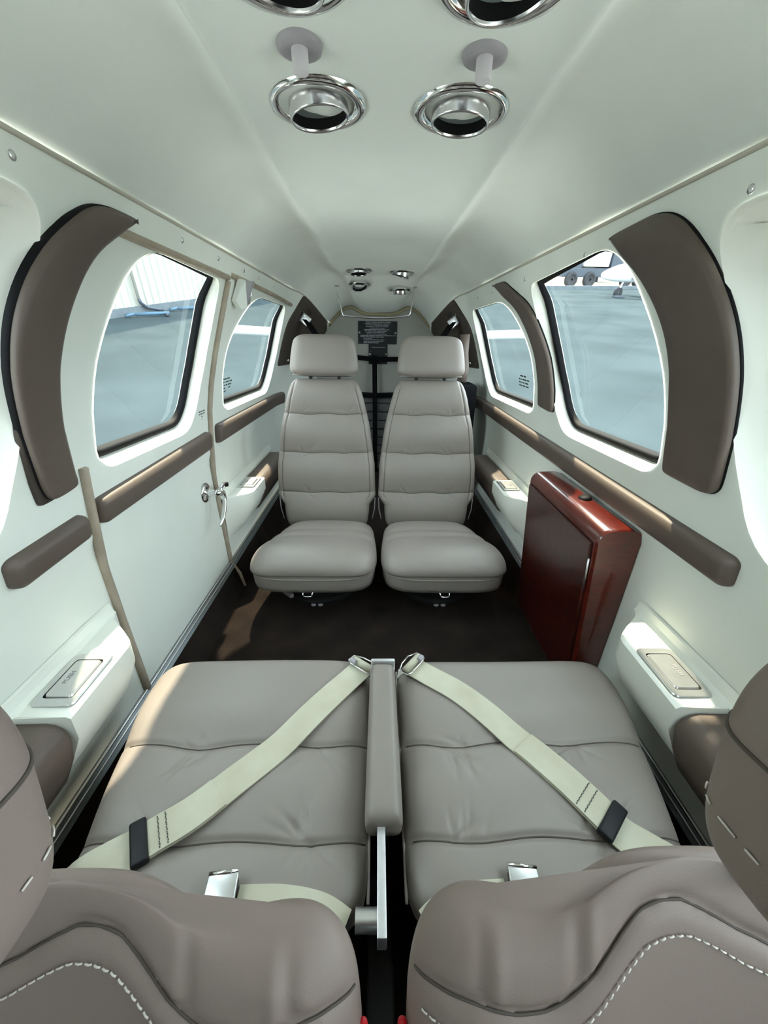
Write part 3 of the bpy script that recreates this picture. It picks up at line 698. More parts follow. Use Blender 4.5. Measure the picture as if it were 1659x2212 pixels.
# ------------------------------------------------------------------ ceiling air outlets, knobs, hanger rail
def vent(x, y, tilt, label, group):
    z = ceil_z(x, y); t = thing('air_outlet', label, 'air outlet', (x, y, z), group); c = Vector((x, y, z)); dn = Vector((0, 0, -1))
    MB().lathe(c, dn, [(0.050, 0.001), (0.053, 0.004), (0.058, 0.0055), (0.064, 0.004), (0.0665, -0.003)], 56).build('bezel', M['chrome'], t)
    MB().lathe(c, dn, [(0.056, 0.004), (0.053, -0.004), (0.050, -0.014), (0.044, -0.022), (0.022, -0.027), (0.0, -0.028)], 56).build('dish', M['chrome'], t)
    a = Vector(tilt).normalized(); o = c+Vector((0, 0, 0.012))
    MB().lathe(o, a, [(0.036, -0.026), (0.0400, -0.014), (0.0405, 0.0), (0.0400, 0.026), (0.0385, 0.0285), (0.0365, 0.027), (0.0360, 0.014)], 48).build('eyeball_barrel', M['satin2'], t)
    MB().lathe(o, a, [(0.0362, 0.025), (0.0358, 0.014), (0.0355, 0.010)], 48).build('inner_ring', M['rubber'], t)
    MB().lathe(o, a, [(0.0357, 0.013), (0.02, 0.0085), (0.0, 0.0075)], 48).build('lens', M['lens'], t)
M['satin2'] = mat('brushed_barrel', (0.74, 0.73, 0.75, 1), 0.22, metal=1.0)
GV = 'chrome eyeball outlets in the headliner'
vent(-0.094, 0.704, (0.10, 0.02, -1), 'left chrome eyeball outlet of the near ceiling pair', GV)
vent(0.103, 0.709, (-0.04, 0.02, -1), 'right chrome eyeball outlet of the near ceiling pair', GV)
vent(-0.092, 0.478, (-0.14, 0.05, -1), 'left chrome eyeball outlet cut off at the top of the frame', GV)
vent(0.100, 0.484, (0.14, 0.0, -1), 'right chrome eyeball outlet cut off at the top of the frame', GV)
vent(-0.103, 2.12, (0.05, -0.10, -1), 'far left chrome eyeball outlet, front one over the aft seats', GV)
vent(-0.110, 2.34, (0.22, -0.55, -1), 'far left chrome eyeball outlet, rear one over the aft seats', GV)
vent(0.108, 2.16, (-0.28, 0.06, -1), 'far right chrome eyeball outlet, front one over the aft seats', GV)
vent(0.112, 2.38, (0.0, 0.12, -1), 'far right chrome eyeball outlet, rear one over the aft seats', GV)
for x, y, lab in ((-0.097, 0.588, 'left'), (0.106, 0.592, 'right')):
    c = Vector((x, y, ceil_z(x, y))); t = thing('light_switch', 'grey ceiling button with stem beside the %s near outlet' % lab, 'button', c, 'ceiling buttons')
    MB().lathe(c, (0, 0, -1), [(0.0, 0.003), (0.012, 0.004), (0.020, 0.0055), (0.024, 0.004), (0.0255, -0.001)], 40).build('disc', M['greyknob'], t)
    MB().lathe(c, (0, 0, -1), [(0.0090, 0.002), (0.0090, 0.021), (0.0084, 0.0225), (0.0, 0.023)], 28).build('stem', mat('pale_knob', (0.66, 0.62, 0.66, 1), 0.5) if lab == 'left' else bpy.data.materials['pale_knob'], t, auto=40)
hr = thing('hanger_rail', 'chrome wire hanger rail below the aft ceiling', 'rail', (-0.01, 2.36, 0.17))
pts = [(-0.228, 2.36, 0.215), (-0.205, 2.36, 0.125), (-0.200, 2.36, 0.113), (-0.188, 2.36, 0.107), (-0.1, 2.36, 0.100), (0, 2.36, 0.098), (0.08, 2.36, 0.102), (0.150, 2.36, 0.112), (0.162, 2.36, 0.118), (0.168, 2.36, 0.128), (0.184, 2.36, 0.222)]
MB().tube(spline(pts, 4), 0.0042, 10).build('rod', M['chrome'], hr)
for x in (-0.229, 0.185): MB().lathe((x, 2.36, ceil_z(x, 2.36)), (0, 0, -1), [(0, 0.004), (0.012, 0.003), (0.014, -0.002)], 16).build('mount', M['greyknob'], hr)

# ------------------------------------------------------------------ aft bulkhead fittings
YB_ = YEND-0.012
def plate(name, x0, z0, x1, z1, label, lines, y=YB_):
    t = thing(name, label, 'placard', ((x0+x1)/2, y, z0))
    MB().box(((x0+x1)/2, y-0.001, (z0+z1)/2), (x1-x0, 0.003, z1-z0)).build('plate', M['black'], t, smooth=False)
    h = (z1-z0)
    for r, row in enumerate(lines):
        zz = z1-h*(r+0.7)/(len(lines)+0.6)
        if isinstance(row, str):
            fc = bpy.data.curves.new('txt', 'FONT'); fc.body = row; fc.size = h*0.075; fc.align_x = 'CENTER'
            fo = bpy.data.objects.new('txt', fc); COL.objects.link(fo); dg = bpy.context.evaluated_depsgraph_get(); me = bpy.data.meshes.new_from_object(fo.evaluated_get(dg)); bpy.data.objects.remove(fo)
            obj('lettering', [((x0+x1)/2+v.co.x, y-0.0032, zz-h*0.03+v.co.y) for v in me.vertices], [list(p.vertices) for p in me.polygons], M['wprint'], t, smooth=False)
            continue
        mb = MB(); x = x0+(x1-x0)*row[0]; 
        for ln in row[1:]:
            wd = ln*(x1-x0)*0.03; mb.add([(x, y-0.0032, zz-h*0.012), (x+wd, y-0.0032, zz-h*0.012), (x+wd, y-0.0032, zz+h*0.012), (x, y-0.0032, zz+h*0.012)], [(0, 1, 2, 3)]); x += wd+(x1-x0)*0.015
        mb.build('lettering', M['wprint'], t, smooth=False)
    for x in (x0+0.008, x1-0.008):
        MB().lathe((x, y-0.002, (z0+z1)/2 if h > 0.1 else z1-0.006), (0, -1, 0), [(0, 0.003), (0.005, 0.002), (0.006, 0)], 14).build('rivet', M['satin'], t)
plate('placard', -0.130, -0.036, 0.108, 0.092, 'large black placard with fine pale print on the aft bulkhead',
      [[0.2, 4, 5, 6, 5], 'MAXIMUM STRUCTURAL CAPACITY', [0.2, 3, 3, 5, 2, 4], [0.2, 5, 2, 6, 5], [0.3, 5, 3, 4], [0.16, 6, 5, 6, 3], [0.17, 2, 4, 3, 5, 3], [0.22, 4, 2, 5, 3], [0.22, 5, 3, 6, 2], [0.06, 7, 5, 6, 8, 3], [0.06, 4, 3, 5, 3, 3], [0.14, 2, 5], [0.14, 7, 6, 4], [0.14, 6, 4, 6], [0.14, 3, 5, 4]])
plate('placard', -0.066, -0.152, 0.052, -0.036, 'small black placard directly below the large bulkhead placard', [[0.15, 8, 9, 6], [0.1, 1], [0.1, 1], [0.1, 1]], YB_-0.002)

def band(pts, wdir, width, th=0.0022):
    """flat webbing through 3d points; wdir = width direction (vector or list)"""
    pts = [Vector(p) for p in pts]; rows = []
    for i, p in enumerate(pts):
        tdir = (pts[min(i+1, len(pts)-1)]-pts[max(i-1, 0)]).normalized(); wv = Vector(wdir[i] if isinstance(wdir, list) else wdir)
        wv = (wv-tdir*wv.dot(tdir)).normalized(); nn = tdir.cross(wv); a = wv*width*0.5; b = nn*th*0.5
        rows.append([p-a-b, p+a-b, p+a+b, p-a+b])
    mb = MB().grid(rows, closed_u=True); mb.f.append([0, 1, 2, 3]); k = len(mb.v)-4; mb.f.append([k+3, k+2, k+1, k]); return mb
ct = thing('cargo_net', 'black cargo net straps stretched in front of the aft bulkhead', 'cargo net', (0, 2.56, FLOOR))
band([(-0.028, 2.56, -0.10), (-0.024, 2.54, -0.4), (-0.02, 2.52, FLOOR)], (1, 0, 0), 0.030).build('vertical_strap', M['bwebbing'], ct)
band([(-0.36, 2.57, -0.09), (-0.18, 2.56, -0.108), (-0.03, 2.555, -0.122), (0.18, 2.56, -0.118), (0.37, 2.57, -0.10)], (0, 0, 1), 0.028).build('upper_strap', M['bwebbing'], ct)
band([(-0.36, 2.56, -0.32), (-0.02, 2.545, -0.335), (0.36, 2.56, -0.32)], (0, 0, 1), 0.030).build('lower_strap', M['bwebbing'], ct)
bx_ = thing('baggage_panel', 'dark grey ribbed panel low on the aft bulkhead', 'panel', (0, YB_-0.02, FLOOR))
for i in range(9): MB().box((0, YB_-0.012, FLOOR+0.028+i*0.056), (0.66, 0.018, 0.050), bev=0.004, seg=1).build('rib', M['greypanel'], bx_, smooth=False)

# shoulder harness of the aft seats
for side, lab in ((-1, 'left'), (1, 'right')):
    a = wall(side, 2.20, 0.10, 0.016); t = thing('shoulder_harness', 'black shoulder belt with grey guide on the aft %s panel' % lab, 'seat belt', a, 'aft shoulder harnesses')
    g = a+Vector((-side*0.012, -0.015, -0.012))
    MB().box(g, (0.050, 0.010, 0.046), (Vector((0.8, 0, side*0.6)), Vector((0, 1, 0)), Vector((-side*0.6, 0, 0.8))), 0.008).build('belt_guide', M['satin'], t)
    MB().tube([a+Vector((0, 0.0, 0.035)), a+Vector((side*-0.002, -0.01, 0.02)), g+Vector((0, -0.004, 0.015))], 0.003, 8).build('hook', M['chrome'], t)
    band([g+Vector((-side*0.004, -0.006, 0.0)), g+Vector((-side*0.05, -0.04, -0.06)), g+Vector((-side*0.11, -0.10, -0.15)), g+Vector((-side*0.14, -0.14, -0.23))], (0.75, 0, side*0.65), 0.046).build('webbing', M['bwebbing'], t)
    MB().lathe(wall(side, 2.14, -0.11, 0.009), (-side, -0.4, 0), [(0, 0.012), (0.006, 0.010), (0.006, 0)], 12).build('stud', M['chrome'], t)
    mb = MB(); c = wall(side, 2.19, 0.112, 0.0095)
    for r in range(2):
        for k in range(3): mb.add([wall(side, 2.245+k*0.016, 0.125-r*0.03, 0.0092), wall(side, 2.257+k*0.016, 0.125-r*0.03, 0.0092), wall(side, 2.257+k*0.016, 0.147-r*0.03, 0.0092), wall(side, 2.245+k*0.016, 0.147-r*0.03, 0.0092)], [(0, 1, 2, 3)])
    mb.build('print', M['void'], t, smooth=False)
t = thing('storage_box', 'black soft case beside the aft right seat', 'case', (0.40, 2.0, FLOOR))
MB().box((0.415, 2.02, -0.52), (0.13, 0.16, 0.64), bev=0.02).build('case_body', M['bwebbing'], t)
band([(0.405, 2.0, 0.02), (0.402, 1.985, -0.06), (0.41, 1.975, -0.13), (0.40, 1.965, -0.19)], (0.9, -0.4, 0), 0.045, 0.006).build('cloth', M['brown'], t)

# measured paths (cabin metres)
BELT_L = [(-0.385, 0.238, 0), (-0.353, 0.257, 0), (-0.313, 0.281, 0), (-0.263, 0.312, 0), (-0.219, 0.354, 0), (-0.165, 0.410, 0), (-0.101, 0.486, 0.001), (-0.058, 0.542, 0.002), (-0.036, 0.571, 0.004)]
BELT_R = [(0.385, 0.246, 0), (0.346, 0.270, 0), (0.314, 0.299, 0), (0.265, 0.364, 0), (0.215, 0.432, 0), (0.152, 0.505, 0.001), (0.100, 0.550, 0.002), (0.067, 0.577, 0.004)]
SEAM_PTS = [(0.0, 0.391), (0.015, 0.390), (0.03, 0.384), (0.05, 0.375), (0.07, 0.370), (0.085, 0.368), (0.105, 0.369), (0.13, 0.372), (0.15, 0.373), (0.2, 0.374)]
def BACKSH(x): return 0.012*math.exp(-((x-0.160)/0.045)**2)-0.004*math.exp(-((x-0.085)/0.03)**2)

# ------------------------------------------------------------------ upholstery
def pillow(O, U, V, N, L, left, right, T, B, disp=None, a=5.0, b=2.6, c=9.0, nS=90, nT=110, a2=None):
    """closed cushion. t runs along V (0..L), s across between left(t)/right(t); N is the face direction.
    returns MB and a function (x along U, y along V) -> point on the face"""
    O, U, V, N = Vector(O), Vector(U).normalized(), Vector(V).normalized(), Vector(N).normalized(); a2 = a2 or a
    def ends(t): return max(0.0, 1-abs(2*t-1)**c)**(1/c)
    def f(s, t): return max(0.0, (1-abs(s)**a))**(1/b)*max(0.0, (1-abs(2*t-1)**a2))**(1/b)
    def P(s, t, top=True):
        l, r = left(t), right(t); e = ends(t); x = (l+r)/2+s*(r-l)/2*e; k = f(s, t)
        d = disp(x, t*L)*min(1, k*1.5) if (disp and top) else 0.0
        return O+U*x+V*(t*L)+N*((T*k+d) if top else -B*k)
    ss = [math.sin(math.pi/2*(-1+2*i/nS)) for i in range(nS+1)]; ss = [math.copysign(abs(s)**0.72, s) for s in ss]
    ss = [lerp(s, -1+2*i/nS, 0.35) for i, s in enumerate(ss)]; ss[0] = -1; ss[-1] = 1
    ts = [lerp(0.5-0.5*math.cos(math.pi*i/nT), i/nT, 0.6) for i in range(nT+1)]; ts[0] = 0; ts[-1] = 1
    mb = MB(); mb.grid([[P(s, t) for s in ss] for t in ts]); mb.grid([[P(s, t, False) for s in ss] for t in ts[::1]])
    def surf(x, y, lift=0.0):
        t = min(max(y/L, 0), 1); l, r = left(t), right(t); e = max(ends(t), 1e-3); s = min(max((x-(l+r)/2)/((r-l)/2*e), -1), 1)
        return P(s, t)+N*lift
    mb.P = P
    return mb, surf
def weld(o, d=1e-5):
    bm = bmesh.new(); bm.from_mesh(o.data); bmesh.ops.remove_doubles(bm, verts=bm.verts, dist=d); bmesh.ops.recalc_face_normals(bm, faces=bm.faces); bm.to_mesh(o.data); bm.free()
    for p in o.data.polygons: p.use_smooth = True
    return o
def make_disp(seams, puff, wr):
    """seams [(fn y(x), depth, width)], puff(x,y) broad swelling, wr wrinkles [(x0,y0,x1,y1,depth,width)]"""
    def d(x, y):
        z = puff(x, y) if puff else 0.0
        for fn, dep, wd in seams:
            q = (y-fn(x))/wd
            if abs(q) < 12: z -= dep*(0.55*math.exp(-q*q)+0.45*math.exp(-(q/4.5)**2))
        for x0, y0, x1, y1, dep, wd in wr:
            vx, vy = x1-x0, y1-y0; l2 = vx*vx+vy*vy; t = ((x-x0)*vx+(y-y0)*vy)/l2
            if -0.3 < t < 1.3:
                px, py = x0+vx*t, y0+vy*t; e = math.hypot(x-px, y-py)/wd
                if e < 3: z -= dep*math.exp(-e*e)*math.exp(-((t-0.45)/0.45)**2)
        return z
    return d
def fan(rnd, x, y, n, sgn, ln=0.05, spread=0.035, dep=0.0022, wd=0.0034):
    return [(x+rnd.uniform(-spread, spread)*0.5, y+sgn*0.003, x+rnd.uniform(-spread, spread)*1.2, y+sgn*rnd.uniform(0.4, 1.0)*ln, dep*rnd.uniform(0.5, 1.2), wd) for _ in range(n)]

# ---- middle seats: wide pleated slabs in front of the aft pair
MIDZ = -0.634
def mid_seat(side, label):
    cx0 = -0.215 if side < 0 else 0.235
    t = thing('middle_seat', label, 'seat', (cx0, 0.41, FLOOR), 'middle row seats')
    if side < 0: left = lambda u: -0.392-0.052*smoothstep(0, 0.9, u); right = lambda u: -0.016
    else: left = lambda u: 0.030+0.003*u; right = lambda u: 0.405+0.062*smoothstep(0, 0.9, u)
    Y0, L = 0.205, 0.405
    rnd = random.Random(11+side)
    px = (-0.295, -0.10) if side < 0 else (0.125, 0.30)
    s1 = lambda x: 0.217-0.010*math.exp(-((x-px[0])/0.05)**2)-0.007*math.exp(-((x-px[1])/0.05)**2)
    s2 = lambda x: 0.084-0.008*math.exp(-((x-px[0])/0.06)**2)-0.006*math.exp(-((x-px[1])/0.06)**2)
    wr = fan(rnd, px[0], s1(px[0]), 7, -1, 0.075, 0.05)+fan(rnd, px[1], s1(px[1]), 6, -1, 0.06, 0.05)+fan(rnd, px[0], s2(px[0]), 6, 1, 0.06, 0.06)+fan(rnd, px[1], s2(px[1]), 7, 1, 0.07, 0.06)
    wr += fan(rnd, px[0], s1(px[0]), 3, 1, 0.03, 0.03)+fan(rnd, px[1], s2(px[1]), 4, -1, 0.04, 0.04)
    puff = lambda x, y: 0.004*math.cos((y-0.144)/0.135*math.pi*2)*0.5+0.004*math.sin(x*9)*math.sin(y*13)
    d = make_disp([(s1, 0.0085, 0.0050), (s2, 0.0085, 0.0050)], puff, wr)
    mb, sf = pillow((0, Y0, MIDZ), (1, 0, 0), (0, 1, 0), (0, 0, 1), L, left, right, 0.034, 0.060, d, a=9, b=2.4, c=9, nS=130, nT=210, a2=7)
    weld(mb.build('cushion', M['leather'], t))
    for fn, nm in ((s1, 'seam'), (s2, 'seam')):
        xs_ = [lerp(left(0.5)+0.012, right(0.5)-0.006, i/60) for i in range(61)]
        MB().tube([sf(x, fn(x), 0.0004) for x in xs_], 0.0011, 6).build(nm, M['seam'], t)
    # inner side piping and lower cushion, pedestal
    e = right if side < 0 else left; sg = 1 if side < 0 else -1
    MB().tube([Vector((e(u)-sg*0.0005, Y0+L*u, MIDZ+0.006)) for u in [0.06+0.88*i/30 for i in range(31)]], 0.0022, 6).build('piping', M['leather'], t)
    MB().box((cx0, Y0+0.205, MIDZ-0.075), (0.37, 0.36, 0.08), bev=0.03).build('lower_cushion', M['leather'], t)
    MB().box((cx0, Y0+0.20, (MIDZ-0.115+FLOOR)/2), (0.26, 0.28, MIDZ-0.112-FLOOR), bev=0.01).build('pedestal', M['void'], t)
    return sf
msL = mid_seat(-1, 'left middle seat, wide taupe leather slab with belt lying across'); msR = mid_seat(1, 'right middle seat, wide taupe leather slab beside the red cabinet')

# centre armrest
ca = thing('centre_armrest', 'slim taupe leather armrest on a metal bar between the middle seats', 'armrest', (0.004, 0.40, FLOOR))
mb, sf = pillow((0.004, 0.285, -0.585), (1, 0, 0), (0, 1, 0), (0, 0, 1), 0.268, lambda u: -0.027+0.0035*u, lambda u: 0.025-0.0015*u, 0.026, 0.030, None, a=5, b=2.4, c=14, nS=30, nT=70, a2=16)
weld(mb.build('pad', M['leather'], ca))
MB().box((0.005, 0.5560, -0.584), (0.046, 0.007, 0.044), bev=0.003).build('end_plate', M['alu'], ca)
MB().box((-0.0005, 0.238, -0.592), (0.0105, 0.108, 0.028), bev=0.001).build('bar', M['alu'], ca)
MB().lathe((-0.022, 0.203, -0.592), (1, 0, 0), [(0, -0.008), (0.011, -0.008), (0.011, 0.018), (0.0, 0.018)], 24).build('pivot', M['satin'], ca, auto=40)
MB().tube([(0.005, 0.32, -0.60), (0.005, 0.30, FLOOR)], 0.008, 8).build('support', M['void'], ca)

# lap belts lying across the middle seats
def lap_belt(side, sf, path, label, adj_i, group='belts across the middle seats'):
    Y0 = 0.205
    base = sf(path[0][0], path[0][1]-Y0); t = thing('seat_belt', label, 'seat belt', base, group)
    pts2 = spline([(x, y, h) for x, y, h in path], 10)
    P3 = [sf(p.x, p.y-Y0, 0.003+p.z) for p in pts2]
    mid = [max(0.0, 1) for _ in P3]
    wd = []
    for i in range(len(pts2)):
        a = pts2[max(i-1, 0)]; b = pts2[min(i+1, len(pts2)-1)]; dd = Vector((b.x-a.x, b.y-a.y, 0)).normalized(); wd.append(Vector((-dd.y, dd.x, 0)))
    # lift so the band clears the cushion on both edges
    Q = []
    for p, q, wv in zip(pts2, P3, wd):
        z = max([sf(p.x+wv.x*k, p.y+wv.y*k-Y0).z for k in (-0.022, -0.011, 0, 0.011, 0.022)]); Q.append(Vector((q.x, q.y, max(q.z, z+0.0022+p.z))))
    Q = [Vector((q.x, q.y, sum(Q[min(max(i+k, 0), len(Q)-1)].z for k in (-2, -1, 0, 1, 2))/5)) for i, q in enumerate(Q)]
    band(Q, wd, 0.0475, 0.0024).build('webbing', M['belt'], t, auto=40)
    k = adj_i; p = Q[k]; dd = (Q[k+1]-Q[k-1]).normalized(); wv = wd[k]; nn = dd.cross(wv)
    if nn.z < 0: nn = -nn
    MB().box(p+nn*0.004, (0.020, 0.056, 0.012), (dd, wv, nn), 0.003).build('adjuster', M['black'], t)
    # second layer of webbing with stitch rows
    top = [Q[i]+Vector((0, 0, 0.0030)) for i in range(k, min(k+18, len(Q)))]
    band(top, wd[k:k+18], 0.0465, 0.002).build('webbing_loop', M['belt'], t, auto=40)
    st = MB()
    for j in (4.0, 5.6):
        i = k+int(j); c = Q[i]+dd*(j-int(j))*0.006+nn*0.0046
        for s in range(-6, 7): st.box(c+wv*s*0.0033+dd*0.0005*(s % 2), (0.0012, 0.0022, 0.0006), (dd, wv, nn))
    st.build('stitching', M['print'], t, smooth=False)
    # end fitting: wire loop and sprung hook
    e = Q[-1]; dd = (Q[-1]-Q[-4]).normalized(); wv = wd[-1]; nn = Vector((0, 0, 1))
    MB().tube([e+dd*0.004-wv*0.024+nn*0.006, e+dd*0.004+wv*0.024+nn*0.006], 0.0075, 12).build('rolled_end', M['belt'], t)
    fr = e+nn*0.007
    MB().tube([fr-wv*0.030-dd*0.004, fr-wv*0.031+dd*0.012, fr-wv*0.012+dd*0.022, fr+wv*0.012+dd*0.020, fr+wv*0.031+dd*0.012, fr+wv*0.030-dd*0.006, fr+wv*0.020-dd*0.010, fr-wv*0.020-dd*0.010], 0.0017, 8, closed=True).build('wire_hook', M['chrome'], t)
    MB().lathe(fr-wv*side*0.0-wv*0.019*(-1 if side < 0 else 1)-dd*0.004+nn*0.002, wv, [(0, -0.006), (0.006, -0.006), (0.006, 0.006), (0, 0.006)], 14).build('spring_barrel', M['greyknob'], t, auto=40)
    MB().prism([fr+wv*0.026+dd*0.010, fr+wv*0.034+dd*0.002, fr+wv*0.050+dd*0.004, fr+wv*0.030+dd*0.016] if side > 0 else [fr-wv*0.026+dd*0.010, fr-wv*0.034+dd*0.002, fr-wv*0.050+dd*0.004, fr-wv*0.030+dd*0.016], (0, 0, 0.0015)).build('hook_tongue', M['satin'], t, smooth=False)
lap_belt(-1, msL, BELT_L, 'beige lap belt lying diagonally across the left middle seat', 20)
lap_belt(1, msR, BELT_R, 'beige lap belt lying diagonally across the right middle seat', 20)

def buckle(side, sf, c, ang, label, path):
    Y0 = 0.205; p = sf(c[0], c[1]-Y0, 0.006); t = thing('belt_buckle', label, 'buckle', p, 'lift buckles on the middle seats')
    u = Vector((math.cos(ang), math.sin(ang), 0)); v = Vector((-u.y, u.x, 0)); n = Vector((0, 0, 1))
    MB().box(p+n*0.010, (0.036, 0.040, 0.005), (u, v, (n+v*0.10).normalized()), 0.002).build('lift_cover', M['satin'], t)
    MB().box(p+n*0.004, (0.034, 0.036, 0.010), (u, v, n), 0.002).build('buckle_body', M['black'], t)
    MB().tube([p+n*0.0115+v*0.021-u*0.017, p+n*0.0115+v*0.021+u*0.017], 0.0025, 8).build('lip', M['chrome'], t)
    pts = spline([(x, y, 0) for x, y in path], 8); Q = [Vector((a.x, a.y, sf(a.x, max(a.y-Y0, 0.02), 0.004).z)) for a in pts]
    wd = []
    for i in range(len(pts)):
        a = pts[max(i-1, 0)]; b = pts[min(i+1, len(pts)-1)]; dd = Vector((b.x-a.x, b.y-a.y, 0)).normalized(); wd.append(Vector((-dd.y, dd.x, 0)))
    band(Q, wd, 0.047, 0.0025).build('webbing', M['belt'], t, auto=40)
buckle(-1, msL, (-0.188, 0.225), 0.10, 'silver lift buckle on the left middle seat', [(-0.170, 0.216), (-0.12, 0.216), (-0.075, 0.209), (-0.045, 0.196)])
buckle(1, msR, (0.170, 0.227), -0.10, 'silver lift buckle on the right middle seat', [(0.150, 0.218), (0.11, 0.216), (0.075, 0.207), (0.055, 0.196)])

# ---- aft seats
def aft_seat(side, cx, label):
    t = thing('aft_seat', label, 'seat', (cx, 1.22, FLOOR), 'aft passenger seats')
    rnd = random.Random(30+side)
    # seat cushion
    tilt = math.radians(-7.5); V = Vector((0, math.cos(tilt), math.sin(tilt))); N = Vector((0, -math.sin(tilt), math.cos(tilt)))
    cc = -0.211 if side < 0 else 0.211
    puff = lambda x, y: 0.006*math.cos((x-cc)/0.2*1.5)+0.010*math.exp(-((y-0.10)/0.09)**2)-0.004*math.exp(-((y-0.22)/0.02)**2)-0.004*math.exp(-((y-0.29)/0.02)**2)
    outer = -1 if side < 0 else 1
    lf = lambda u: (cc-0.203+0.055*smoothstep(0.25, 1.0, u)) if side < 0 else (cc-0.203+0.012*smoothstep(0.3, 1, u))
    rf = lambda u: (cc+0.203-0.012*smoothstep(0.3, 1, u)) if side < 0 else (cc+0.203-0.055*smoothstep(0.25, 1.0, u))
    O = Vector((0, 0.985, -0.660))
    mb, sf = pillow(O, (1, 0, 0), V, N, 0.45, lf, rf, 0.046, 0.02, make_disp([], puff, []), a=5, b=2.2, c=6, nS=70, nT=80, a2=5)
    weld(mb.build('seat_cushion', M['leather'], t))
    # boxing below the welt and the welt itself
    rows = []; K = 64; ring = []
    for k in range(K):
        a = 2*math.pi*k/K; e = 5.0; xx = math.copysign(abs(math.cos(a))**(2/e), math.cos(a)); yy = math.copysign(abs(math.sin(a))**(2/e), math.sin(a))
        ring.append((xx, yy))
    def rp(xx, yy, z, g=1.0):
        u = (yy+1)/2; return O+Vector((1, 0, 0))*((lf(u)+rf(u))/2+xx*(rf(u)-lf(u))/2*g)+V*(0.225+yy*0.222*g)+N*z
    droop = lambda xx, yy: -0.012*(1 if yy < 0 else 0.3)*(1-0.9*xx**4) if yy < 0 else -0.004
    for z, g in ((0.004, 0.985), (-0.012, 0.992), (-0.038, 0.975), (-0.052, 0.955), (-0.054, 0.90)):
        rows.append([rp(a, b, z+(droop(a, b) if z < -0.003 else 0)+(-0.012*abs(a)**6 if z < -0.03 else 0), g) for a, b in ring])
    bx = MB().grid(rows, closed_u=True); bx.f.append([len(bx.v)-K+i for i in range(K)]); bx.build('boxing', M['leather'], t)
    MB().tube([rp(a, b, -0.004+droop(a, b)*1.1, 0.998) for a, b in ring if b < 0.3 or True], 0.0024, 6, closed=True).build('welt', M['leather'], t)
    # backrest
    bt = math.atan2(0.118, 0.555); V = Vector((0, math.sin(bt), math.cos(bt))); N = Vector((0, -math.cos(bt), math.sin(bt)))
    O = Vector((cx, 1.462, -0.735)); L = 0.600
    prof_t = [0, 0.10, 0.17, 0.205, 0.235, 0.45, 0.70, 0.88, 1.0]; prof_w = [0.170, 0.173, 0.175, 0.190, 0.200, 0.196, 0.176, 0.150, 0.131]
    hw = lambda u: interp(u, prof_t, prof_w)
    ys = [0.158, 0.318, 0.468]
    fns = [(lambda x, y0=y0, i=i: y0-0.005*math.exp(-((x+0.06)/0.04)**2)-0.005*math.exp(-((x-0.07)/0.04)**2)) for i, y0 in enumerate(ys)]
    wr = []
    for fn in fns:
        for xq in (-0.075, 0.085): wr += fan(rnd, xq, fn(xq), 5, 1, 0.04, 0.035, 0.0020)+fan(rnd, xq, fn(xq), 3, -1, 0.03, 0.03, 0.0016)
    pf = lambda x, y: 0.004*math.cos((y-0.08)/0.155*2*math.pi)
    sidegroove = lambda x, y: -0.004*math.exp(-((abs(x)-(hw(y/L)-0.022))/0.0035)**2) if y > 0.13 else 0.0
    dd = make_disp([(f_, 0.008, 0.0052) for f_ in fns], lambda x, y: pf(x, y)+sidegroove(x, y), wr)
    mb, sb = pillow(O, (1, 0, 0), V, N, L, lambda u: -hw(u), lambda u: hw(u), 0.036, 0.06, dd, a=9, b=2.4, c=12, nS=110, nT=190, a2=9)
    weld(mb.build('backrest', M['leather'], t))
    for fn, y0 in zip(fns, ys):
        wv = hw(y0/L)-0.022
        MB().tube([sb(lerp(-wv, wv, i/40), fn(lerp(-wv, wv, i/40)), 0.0004) for i in range(41)], 0.0012, 6).build('seam', M['seam'], t)
    for sgn in (-1, 1):
        MB().tube([sb(sgn*(hw(u)-0.022), u*L, 0.0) for u in [0.24+0.70*i/40 for i in range(41)]], 0.0010, 6).build('side_seam', M['seam'], t)
    # headrest
    O2 = O+V*(L+0.006)+N*0.012; hl = 0.150
    hwd = lambda u: interp(u, [0, 0.12, 0.5, 0.85, 1], [0.130, 0.134, 0.127, 0.117, 0.108])
    mb, sh = pillow(O2, (1, 0, 0), V, N, hl, lambda u: -hwd(u), lambda u: hwd(u), 0.042, 0.055, lambda x, y: 0.005*math.cos(x*10), a=6, b=2.2, c=6, nS=60, nT=60, a2=6)
    hd = weld(mb.build('headrest', M['leather'], t))
    rp_ = [sh(hwd(0.5)*0.985*math.copysign(1, sx_), u*hl, -0.012) for sx_, u in [(-1, 0.12+0.7*i/12) for i in range(13)]]
    MB().tube([O2+Vector((1, 0, 0))*(-hwd(0)*0.93)+V*0.004+N*0.014, O2+V*0.002+N*0.016, O2+Vector((1, 0, 0))*(hwd(0)*0.93)+V*0.004+N*0.014], 0.0022, 6).build('headrest_piping', M['leather'], t)
    for px_ in (-0.055, 0.055): MB().tube([O2+Vector((1, 0, 0))*px_-V*0.04-N*0.005, O2+Vector((1, 0, 0))*px_+V*0.03-N*0.005], 0.007, 10).build('headrest_post', M['black'], t)
    # recliner cords
    for sgn in (-1, 1):
        a = O+Vector((1, 0, 0))*sgn*0.198+V*0.13-N*0.004
        MB().tube([a, a+Vector((-sgn*0.002, -0.004, -0.05)), a+Vector((-sgn*0.012, -0.01, -0.095))], 0.0022, 6).build('cord', M['greyknob'], t)
    # pedestal, release handle, floor studs
    pc = Vector((cc, 1.21, FLOOR))
